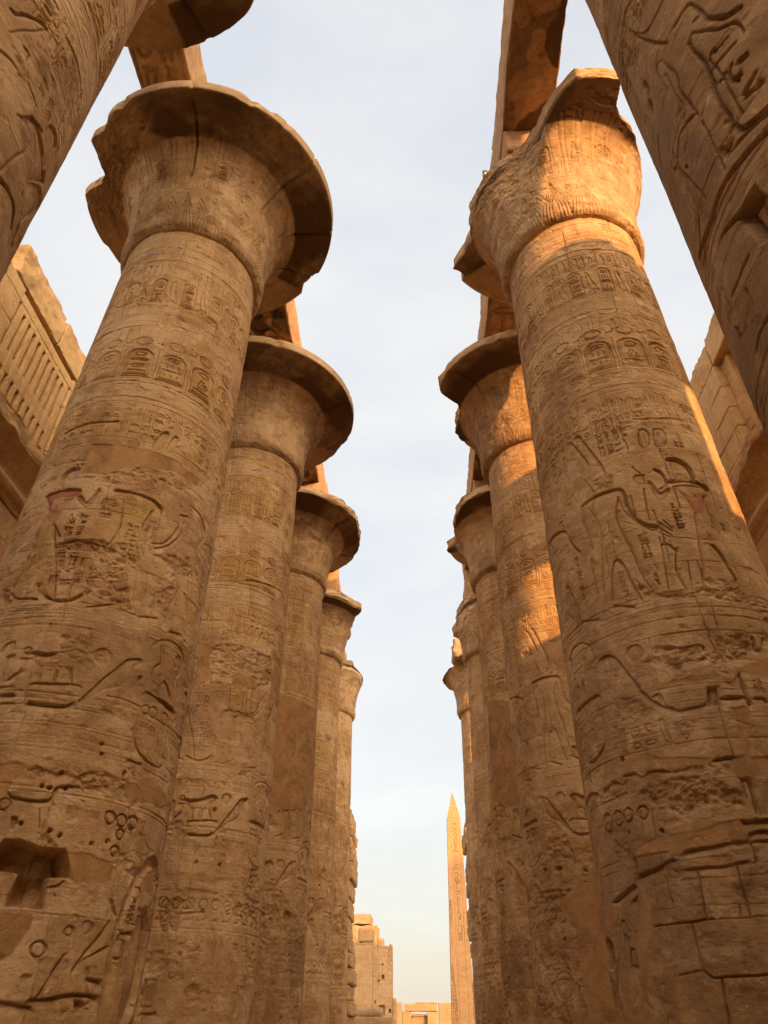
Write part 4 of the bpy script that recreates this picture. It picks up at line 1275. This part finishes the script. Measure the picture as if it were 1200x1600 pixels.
for k in range(0, 5):
    if k == 0:
        architrave('L', 0, -6.36, -5.08, 'carved stone beam on the left between the top edge capital and the big round capital', True)
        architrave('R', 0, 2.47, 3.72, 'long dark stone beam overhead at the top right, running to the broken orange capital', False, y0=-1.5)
    else:
        nm = ('', 'second', 'third', 'fourth', 'fifth')[k]
        if k < 4:
            architrave('L', k, -6.3, -3.82, ('', 'stone beam behind the big round left capital, resting on the second left capital', 'stone beam bridging the second and third left capitals', 'stone beam bridging the third and fourth left capitals')[k], k < 3)
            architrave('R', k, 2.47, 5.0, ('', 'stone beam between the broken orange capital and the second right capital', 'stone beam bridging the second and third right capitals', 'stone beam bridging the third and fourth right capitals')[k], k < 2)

def far_fragment():
    m = MB(); m.block(2.05, 3.2, 37.0, 38.6, 18.9, 20.3, res=.15, rad=.3, amp=.22, freq=.9, seed=3)
    m.block(2.7, 4.6, 36.6, 39.0, 17.4, 19.2, res=.2, rad=.15, amp=.12, freq=.9, seed=8)
    tag(m.build('abacus_block', M_FAR), 'displaced weathered block jutting over the farthest right column, against the sky', 'stone block')
    m = MB(); m.block(-6.2, -3.55, 36.3, 38.6, 17.5, 18.6, res=.2, rad=.12, amp=.12, freq=.9, seed=13); m.block(-6.0, -4.0, 36.4, 38.4, 18.6, 19.7, res=.2, rad=.15, amp=.16, freq=.9, seed=23)
    tag(m.build('abacus_block', M_FAR), 'sunlit broken block on top of the farthest left column', 'stone block')
far_fragment()

# ------------------------------------------------------------------ clerestory walls over the side aisles
def cornice(x, s, y0, y1, root, mat):
    """hollow cornice with a round moulding; s = +1 when it projects towards +x"""
    prof = [(0, 13.9), (.02, 14.1), (.16, 14.14), (.24, 14.28), (.2, 14.44), (.06, 14.5), (.08, 14.75), (.16, 15.0), (.32, 15.2), (.58, 15.36), (.8, 15.42), (.83, 15.5), (.82, 15.78), (.5, 15.84), (0, 15.84)]
    P = []
    ys = np.linspace(y0, y1, int((y1-y0)/.06))
    pr = np.array(prof); d = np.concatenate([[0], np.cumsum(np.hypot(*np.diff(pr, axis=0).T))]); t = np.linspace(0, d[-1], 90)
    px = np.interp(t, d, pr[:, 0]); pz = np.interp(t, d, pr[:, 1])
    Y, PX = np.meshgrid(ys, px, indexing='ij'); _, PZ = np.meshgrid(ys, pz, indexing='ij'); _, TT = np.meshgrid(ys, t, indexing='ij')
    lim = .62+.3*fbm(Y, 0*Y+x, .55, 4, 3)
    PX = np.minimum(PX, np.maximum(lim, .3)+.06*fbm(Y, TT, 3, 3, 4))
    nzv = .03*fbm(Y, TT, 1.4, 4, 5)+.012*vnoise(Y*6, TT*.5, 1.0, 6)*(TT > 1.2)
    P = np.stack([x+s*(PX+nzv), Y, PZ], -1)
    m = MB(); m.grid(P, flip=(s < 0)); m.build('cornice', mat, root)

def grille(x, s, y0, pitch, n, rows, z0, z1, thick, mat, root, slot=.10):
    """stone window grille: a slab with upright slots, built as bars and rails of one piece"""
    m = MB()
    ys = [y0+i*pitch for i in range(n)]
    xa, xb = (x-thick, x) if s > 0 else (x, x+thick)
    edges = [ys[0]-pitch]+ys+[ys[-1]+pitch]
    for i in range(len(edges)-1):
        a = edges[i]+slot/2 if i > 0 else edges[i]+.0; b = edges[i+1]-slot/2 if i < len(edges)-2 else edges[i+1]
        m.block(xa, xb, a, b, z0, z1, res=.12, rad=.012, amp=.012, freq=2.5, seed=i)
    zz = [z0]+[v for r in rows for v in r]+[z1]
    for i in range(0, len(zz), 2):
        if zz[i+1]-zz[i] > .04: m.block(xa+.004, xb-.006, edges[0]+.01, edges[-1]-.01, zz[i], zz[i+1], res=.15, rad=.012, amp=.012, freq=2.5, seed=60+i)
    m.build('window_grille', mat, root)

def course_wall(m, x0, x1, y0, y1, z0, z1, course, length, seed, rad=.025, amp=.02, top_broken=0.0):
    rnd = random.Random(seed); z = z0; i = 0
    while z < z1-.05:
        h = min(course*rnd.uniform(.85, 1.15), z1-z)
        if z1-z-h < .25: h = z1-z
        y = y0-(rnd.uniform(0, length*.6) if i % 2 else 0)
        while y < y1:
            l = length*rnd.uniform(.7, 1.3); a, b = max(y, y0), min(y+l, y1)
            if b-a > .12 and not (top_broken and z+h > z1-.01 and rnd.random() < top_broken):
                j = rnd.uniform(-.012, .012)
                m.block(x0+j, x1+j, a+.006, b-.006, z+.005, z+h-.005, res=.14, rad=rad, amp=amp, seed=rnd.randint(0, 30))
            y += l
        z += h; i += 1

def left_clerestory():
    x = -11.8
    root = thing('clerestory_wall', (x, 14, 0), 'window wall with two rows of upright slots, high behind the big left column', 'wall', 'clerestory walls beside the nave')
    sub = root.location
    def put(m, name, mat):
        o = m.build(name, mat); o.parent = root; o.matrix_parent_inverse = root.matrix_world.inverted(); return o
    loc = bpy.data.objects.new('tmp', None)
    bpy.data.objects.remove(loc)
    root.location = (0, 0, 0)
    m = MB()
    m.block(x-.9, x+.02, 12.0, 14.9, 20.16, 21.5, res=.1, rad=.07, amp=.09, freq=1.5, seed=2); m.block(x-.9, x+.03, 14.93, 18.6, 20.14, 21.45, res=.1, rad=.07, amp=.07, freq=1.5, seed=5)
    m.block(x-.9, x+.0, 18.62, 22.2, 20.1, 21.4, res=.12, rad=.07, amp=.06, seed=7)
    m.build('lintel', M_WALL, root)
    w = MB()
    course_wall(w, x-.9, x-.02, 9.6, 12.72, 15.8, 20.12, .95, 1.7, 4, top_broken=.0)
    course_wall(w, x-.9, x-.02, 16.4, 22, 15.8, 20.1, .95, 1.7, 9)
    w.block(x-.9, x-.05, 12.72, 16.42, 19.62, 19.98, res=.14, rad=.02, amp=.015, seed=11)
    w.block(x-1.0, x-.35, 12.72, 16.42, 19.96, 20.2, res=.2, rad=.02, amp=.015, seed=12)
    w.build('masonry', M_WALL, root)
    grille(x-.06, 1, 13.16, .3525, 9, [(15.62, 17.2), (17.8, 19.42)], 15.3, 19.62, .5, M_WALL, root, slot=.15)
    cornice(x, 1, 8, 22, root, M_STONE)
    s = MB(); s.block(x-.6, x+.10, 14.85, 16.6, 15.5, 15.98, res=.08, rad=.05, amp=.14, freq=1.9, seed=31, tilt=.08)
    s.build('broken_lip', M_WALL, root)
    a = MB(); course_wall(a, x-1.2, x-.02, 7, 22, 10.95, 13.92, 1.0, 3.4, 17); a.block(x-1.2, x-.10, 7, 22, 13.5, 15.85, res=.5, rad=.03, amp=.03); a.build('aisle_architrave', M_STONE, root)
    return root
left_clerestory()

def right_clerestory():
    x = 10.6
    root = thing('clerestory_wall', (0, 0, 0), 'block wall with a cracked window jamb high on the right between two shafts', 'wall', 'clerestory walls beside the nave')
    m = MB()
    m.block(x-.0, x+.9, 15.0, 17.0, 20.46, 21.75, res=.1, rad=.06, amp=.07, freq=1.5, seed=3)
    m.block(x-.02, x+.9, 17.02, 19.4, 20.42, 21.6, res=.1, rad=.07, amp=.09, freq=1.5, seed=4)
    m.block(x, x+.9, 11.6, 14.97, 20.46, 21.6, res=.1, rad=.06, amp=.05, seed=6)
    m.build('lintel', M_WALL, root)
    w = MB()
    course_wall(w, x, x+.9, 16.98, 20.5, 15.9, 20.42, .88, 1.15, 21, rad=.03)
    # added run towards the west, unseen; its openings are shaped to make the sun patches
    for a in ((-32, -24, 0, 28.7), (-24, -6.35, 0, 24.2), (-6.35, -4.2, 0, 17.2), (-4.2, -3.1, 0, 16.8), (-3.1, .55, 0, 9.8), (-3.1, .55, 12.9, 16.4), (.55, 4.2, 0, 11.7), (.55, 4.2, 13.95, 16.9), (4.2, 6.0, 0, 17.0), (6.0, 11.55, 0, 21.5)):
        w.block(x, x+.9, a[0]-.03, a[1]+.03, a[2], a[3]-.01, res=.4, rad=.04, amp=.06, seed=int(abs(a[0]*3)))
    w.build('masonry', M_WALL, root)
    j = MB()
    j.block(x+.28, x+.9, 16.42, 17.0, 15.95, 20.44, res=.1, rad=.03, amp=.04, seed=24)
    j.block(x+.04, x+.9, 11.6, 16.98, 15.6, 15.93, res=.12, rad=.03, amp=.04, seed=27)
    j.build('window_jamb', M_WALL, root)
    grille(x+.42, -1, 12.6, .36, 11, [(16.05, 18.0), (18.35, 20.2)], 15.9, 20.44, .3, M_WALL, root)
    cornice(x+.02, -1, 10, 22, root, M_STONE)
    a = MB(); course_wall(a, x+.02, x+1.2, 11.6, 22, 10.95, 13.92, 1.0, 3.4, 37); a.block(x+.12, x+1.2, 11.6, 22, 13.5, 15.6, res=.5, rad=.03, amp=.03); a.build('aisle_architrave', M_STONE, root)
    return root
right_clerestory()

def hall_wall(x, label):
    m = MB(); m.block(x-1.5, x+1.5, -16, 46, -.2, 14.5, res=.8, rad=.1, amp=.12, freq=.5, seed=3)
    tag(m.build('hall_wall', M_WALL), label, 'wall', 'outer walls of the hall')
hall_wall(-26, 'outer wall of the hall beyond the left aisle'); hall_wall(26, 'outer wall of the hall beyond the right aisle')

# lower columns of the side aisles that carry those walls
def aisle_column(x, y, label):
    root = thing('aisle_column', (x, y, -1.05), label, 'column', 'aisle columns under the clerestory')
    m = MB(); m.revolve([(0, 0), (1.55, 0), (1.6, .3), (1.3, .4), (1.28, .9), (1.38, 1.6), (1.3, 5), (1.18, 9.0), (1.16, 9.3)], n=56, amp=.03, seed=int(abs(x*7+y)))
    m.build('shaft', M_STONE, root)
    c = MB(); c.revolve([(1.16, 9.28), (1.42, 9.4), (1.46, 9.8), (1.34, 10.4), (1.08, 11.2), (1.0, 11.35), (0, 11.36)], n=56, amp=.03, seed=int(abs(x*5+y)))
    c.build('capital', M_STONE, root)
    b = MB(); b.block(-1.02, 1.02, -1.02, 1.02, 11.34, 12.02, res=.2, rad=.04, amp=.02, seed=2); b.build('abacus', M_STONE, root)
for y, lf, rt in ((9.5, 'left aisle bud column nearest the viewer', 'right aisle bud column nearest the viewer'), (15.0, 'left aisle bud column under the slotted window wall', 'right aisle bud column under the cracked window jamb'), (20.5, 'left aisle bud column farthest along the wall', 'right aisle bud column farthest along the wall')):
    aisle_column(-12.3, y, lf); aisle_column(11.15, y, rt)

# ------------------------------------------------------------------ gate jambs of rough blocks past the last columns
def gate_jamb(s, xin, label):
    m = MB(); rnd = random.Random(5 if s < 0 else 6); z = 0
    while z < 11.6:
        h = rnd.uniform(.6, .95); j = rnd.uniform(-.13, .13)+(.18 if z < 5 else 0)
        xa, xb = (xin+j-3.2, xin+j) if s < 0 else (xin+j, xin+j+3.2)
        cut = rnd.uniform(.9, 1.5)
        for a, b in ((0, cut), (cut, 3.2)):
            q0, q1 = (xb-b, xb-a-.01) if s < 0 else (xa+a+.01, xa+b)
            m.block(q0, q1, 44.0+rnd.uniform(-.1, .1), 47.5, z+.015, z+h-.015, res=.13, rad=.11, amp=.09, freq=1.5, seed=rnd.randint(0, 40))
        z += h
    tag(m.build('gate_jamb', M_STONE), label, 'wall', 'rough block gate jambs beyond the columns')
gate_jamb(-1, -3.95, 'toothed edge of rough stacked blocks beyond the left row, left of the obelisk')
gate_jamb(1, 2.68, 'toothed edge of rough stacked blocks beyond the right row, right beside the obelisk')

def stele():
    m = MB(); m.block(-.2, .2, -.17, .17, 0, 3.75, res=.12, rad=.05, amp=.02, seed=3); m.block(-.13, .13, -.12, .12, 3.7, 4.75, res=.08, rad=.06, amp=.03, seed=4, taper=.35)
    o = m.build('stone_post', M_STONE); o.location = (3.28, 41.5, 0)
    tag(o, 'slim pointed stone post at the foot of the right row', 'post')
stele()

# ------------------------------------------------------------------ obelisk
def obelisk():
    root = thing('obelisk', (4.36, 96.4, 0), 'tall tapering carved obelisk, its upper part sunlit, between the columns and the sky', 'obelisk')
    def half(z): return 1.36+(.84-1.36)*z/24.1
    zs = np.linspace(0, 24.1, 240)
    m = MB()
    for q in range(4):
        n = 40
        u = np.linspace(-1, 1, n)
        U, Z = np.meshgrid(u, zs, indexing='ij')
        hw = half(Z); hw = hw*(1-.05*np.clip(fbm(Z, 0*Z+q, .6, 4, 4), 0, 1)*(np.abs(U) > .97))
        D = half(Z)+0*U
        if q == 3:   # the face towards the nave carries one column of signs
            R = Relief(-60, 60, 0, 24.1, .04, .05, 900)
            y = 10.5
            while y < 23.2:
                h = R.rnd.uniform(.5, .95); R.sign(R.rnd.choice(TALL if R.rnd.random() < .6 else FLAT), -.36, .36, y, y+h*.9, .06, .05); y += h
            R.groove([(-.5, 2), (-.5, 23)], .04, .03); R.groove([(.5, 2), (.5, 23)], .04, .03)
            R.rough([(-1.4, 0), (-.6, 0), (-.7, 5), (-1.0, 8), (-1.4, 9)], .10); R.rough([(1.4, 0), (.9, 0), (1.0, 6), (1.4, 7)], .08)
            R.rough([(-1.4, 12), (-.86, 12.3), (-.84, 14.6), (-1.4, 14.8)], .07)
            H = R.finish(chips=.6)
            u = np.linspace(-1, 1, R.nx); U, Z = np.meshgrid(u, R.ts, indexing='ij'); hw = half(Z)
            Hh = np.empty_like(H)
            for j in range(R.nt): Hh[:, j] = np.interp(u*half(R.ts[j]), R.xs, H[:, j])
            D = half(Z)+Hh*np.clip((1-np.abs(U))/.03, 0, 1)
        A = U*hw
        a = q*math.pi/2
        P = np.stack([math.cos(a)*D-math.sin(a)*A, math.sin(a)*D+math.cos(a)*A, Z], -1)
        m.grid(P)
    m.build('shaft', M_GRANITE, root)
    p = MB(); h0 = half(24.1)
    for q in range(4):
        a = q*math.pi/2
        U, V = np.meshgrid(np.linspace(-1, 1, 9), np.linspace(0, 1, 9), indexing='ij')
        hw = h0*(1-V)+.02; P = np.stack([math.cos(a)*hw-math.sin(a)*U*hw, math.sin(a)*hw+math.cos(a)*U*hw, 24.1+3.35*V], -1)
        p.grid(P)
    p.build('pyramid_tip', M_GRANITE, root)
    b = MB(); b.block(-1.9, 1.9, -1.9, 1.9, -.3, .02, res=.3, rad=.08, amp=.05, seed=3); b.build('plinth', M_GRANITE, root)
obelisk()

# ------------------------------------------------------------------ far ruins
def far_ruins():
    m = MB()
    for a in ((-14, -8.3, 130, 136, 0, 16.0), (-14, -8.28, 130, 136, 16.02, 17.6), (-8.28, -7.15, 130, 136, 0, 15.95), (-7.15, -6.28, 130, 136, 0, 14.2)):
        m.block(*a, res=.3, rad=.18, amp=.3, freq=.8, seed=int(a[5]*3))
    tag(m.build('ruined_pylon', M_FAR), 'sunlit stepped top of a ruined tower, farthest back on the left of the obelisk', 'ruin')
    root = thing('ruined_wall', (0, 0, 0), 'shaded ruined tower of smooth masonry with two small square holes, left of the obelisk', 'ruin')
    w = MB()
    ys = (110, 114)
    w.block(-13, -9.0, *ys, 0, 11.75, res=.4, rad=.1, amp=.08, freq=.6, seed=4)
    w.block(-9.05, -4.12, 110.85, 114, 0, 11.2, res=.4, rad=.05, amp=.04, freq=.6, seed=6)
    w.block(-8.75, -6.66, 110.2, 113, 11.78, 13.55, res=.25, rad=.25, amp=.1, freq=.8, seed=5)
    w.block(-5.05, -4.62, 110.3, 113, 11.1, 11.42, res=.2, rad=.1, amp=.08, seed=7); w.block(-4.5, -4.1, 110.2, 113, 11.1, 11.6, res=.2, rad=.1, amp=.08, seed=8)
    w.block(-4.06, -3.62, 110.3, 114, 0, 5.6, res=.3, rad=.12, amp=.1, freq=.9, seed=40)
    F = Relief(0, 5.04/(DEG*RREF), 0, 11.8, .045, .05, 970)
    F.ws = 2.0
    for q in ((3.62, 7.55, .34, .5), (3.15, 7.3, .2, .2), (3.3, 3.75, .75, 1.05), (.7, 3.4, .3, .7), (4.6, 4.0, .25, .4), (2.75, 5.0, .12, .3), (3.7, 9.1, .12, .2)):
        F.hole([(q[0], q[1]), (q[0]+q[2], q[1]+.03), (q[0]+q[2]-.03, q[1]+q[3]), (q[0]+.02, q[1]+q[3])], .55)
    for z in np.arange(.9, 11.4, .92): F.ring(z, .02, .03)
    F.groove([(2.45, 0), (2.4, 11.8)], .035, .05); F.rough([(4.2, 8.2), (5.1, 8.2), (5.1, 11.9), (4.4, 11.9)], .08)
    F.rough([(0, 11.2), (2.4, 11.35), (4.2, 10.9), (4.2, 11.9), (0, 11.9)], .07)
    Hf = F.finish(chips=.7)
    Hf[0, :] = Hf[-1, :] = -.9; Hf[:, -1] = -.9
    topz = 11.75-.5*np.clip((F.X-2.5)/.15, 0, 1)+.1*fbm(F.X, 0*F.X, 1.5, 3, 8)
    Pf = np.stack([-9.1+F.X, 110-Hf, np.minimum(F.T, topz)], -1)
    n0, n1 = Pf.shape[:2]; I = np.arange(n0*n1).reshape(n0, n1)
    mesh_object('wall_face', Pf.reshape(-1, 3), np.stack([I[:-1, :-1], I[1:, :-1], I[1:, 1:], I[:-1, 1:]], -1).reshape(-1, 4), M_FAR, root, F.C.reshape(-1, 4)*0, F.P.ravel(), tone=F.N.ravel()*.6)
    w.build('masonry', M_FAR, root)
    g = thing('ruined_gate', (0, 0, 0), 'low sunlit stone gateway with a heavy lintel, far off between tower and obelisk', 'gateway')
    b = MB(); b.block(-3.2, 2.15, 140, 142, 4.88, 5.95, res=.35, rad=.1, amp=.07, seed=1); b.block(-1.3, 2.2, 140.1, 142, 5.95, 6.13, res=.3, rad=.05, amp=.04, seed=2); b.build('lintel', M_FAR, g)
    for q, (a, c, zt) in enumerate(((-4.6, -3.6, 6.1), (2.4, 4.6, 6.05), (-3.55, -2.2, 4.85), (.5, 2.3, 4.85))):
        p = MB(); p.block(a, c, 140.05, 142.5, 0, zt, res=.35, rad=.08, amp=.06, seed=q+11); p.build('pier', M_FAR, g)
    d = MB(); d.block(-2.25, .55, 141.2, 142.4, 0, 4.3, res=.3, rad=.06, amp=.05, seed=7); d.block(-2.0, .4, 140.9, 142.3, 4.2, 4.55, res=.2, rad=.08, amp=.08, seed=8); d.build('blocking', M_FAR, g)
    s = MB(); s.block(-8.6, -2.1, 60, 62, 0, 2.7, res=.2, rad=.1, amp=.06, seed=5); s.block(-8.6, -2.9, 60.0, 62.0, 2.6, 3.25, res=.2, rad=.25, amp=.12, freq=.6, seed=6, rot=0)
    tag(s.build('fallen_slab', M_FAR), 'pale sloping slab of a low wall at the bottom left of the gap', 'stone slab')
    e = MB(); e.block(6, 40, 120, 126, 0, 4, res=1.0, rad=.2, amp=.25, freq=.4, seed=9); e.block(-60, -14, 124, 132, 0, 12, res=1.2, rad=.2, amp=.3, freq=.4, seed=10)
    tag(e.build('ruined_enclosure', M_FAR), 'far enclosure masonry hidden behind the two column rows', 'ruin')
far_ruins()

# ------------------------------------------------------------------ small lamp on the right beam
def floodlight():
    root = thing('floodlight', (0, 0, 0), 'tiny lamp on a bracket sticking out from the right stone beam against the sky', 'lamp')
    m = MB(); m.tube((2.62, 10.55, 21.78), (2.28, 10.5, 21.86), .025); m.tube((2.36, 10.5, 21.84), (2.36, 10.5, 21.62), .02); m.tube((2.62, 10.55, 21.5), (2.62, 10.55, 21.82), .03); m.build('bracket', M_METAL, root)
    h = MB(); h.block(2.28, 2.42, 10.44, 10.56, 21.78, 21.87, res=.05, rad=.02, amp=0); h.build('lamp_head', M_METAL, root)
    g = MB(); g.tube((2.35, 10.5, 21.78), (2.32, 10.46, 21.58), .04, .07, 14); g.build('lamp_glass', M_GLASS, root)
floodlight()

# ------------------------------------------------------------------ ground, and unseen tower blocks added behind the viewer to shape the sun
def ground():
    n = 160
    q = np.linspace(-1, 1, n); X = np.sign(q)*np.abs(q)**2.2*900; Y = X+60
    XX, YY = np.meshgrid(X, Y, indexing='ij')
    Z = .04*fbm(XX, YY, .25, 4, 2)*np.clip(1-np.hypot(XX, YY-20)/120, 0, 1)-.0
    m = MB(); m.grid(np.stack([XX, YY, Z-.03], -1)); o = m.build('ground', M_SAND); o['kind'] = 'structure'
ground()
def west_sun_blockers():
    root = thing('sun_blocker_tower', (0, 0, 0), 'unseen tower blocks added behind the viewer, shaped to block the low sun', 'tower')
    for a in GATE_BLOCKERS+SUN_BLOCKERS[:2]:
        m = MB(); m.block(*a, res=.9, rad=.15, amp=.22, freq=.4, seed=int(abs(a[0]))); m.build('sun_blocker_mass', M_WALL, root)
    m = MB()
    for a in SUN_BLOCKERS[2:]: m.block(*a, res=1.2, rad=.2, amp=.25, freq=.4, seed=int(abs(a[0])))
    m.build('masonry', M_WALL, root)
GATE_BLOCKERS = [(-16, -6.2, -10, -4.5, 0, 17), (5.4, 10.4, -10, -6.5, 0, 11)]
SUN_BLOCKERS = [(-40, 37.9, -68, -60, 0, 38), (37.9, 86, -68, -60.1, 0, 12), (85.9, 92.9, -68, -60, 0, 46.5), (92.8, 97, -68, -60, 0, 43.9), (97, 106, -68, -60, 0, 50.2)]
west_sun_blockers()
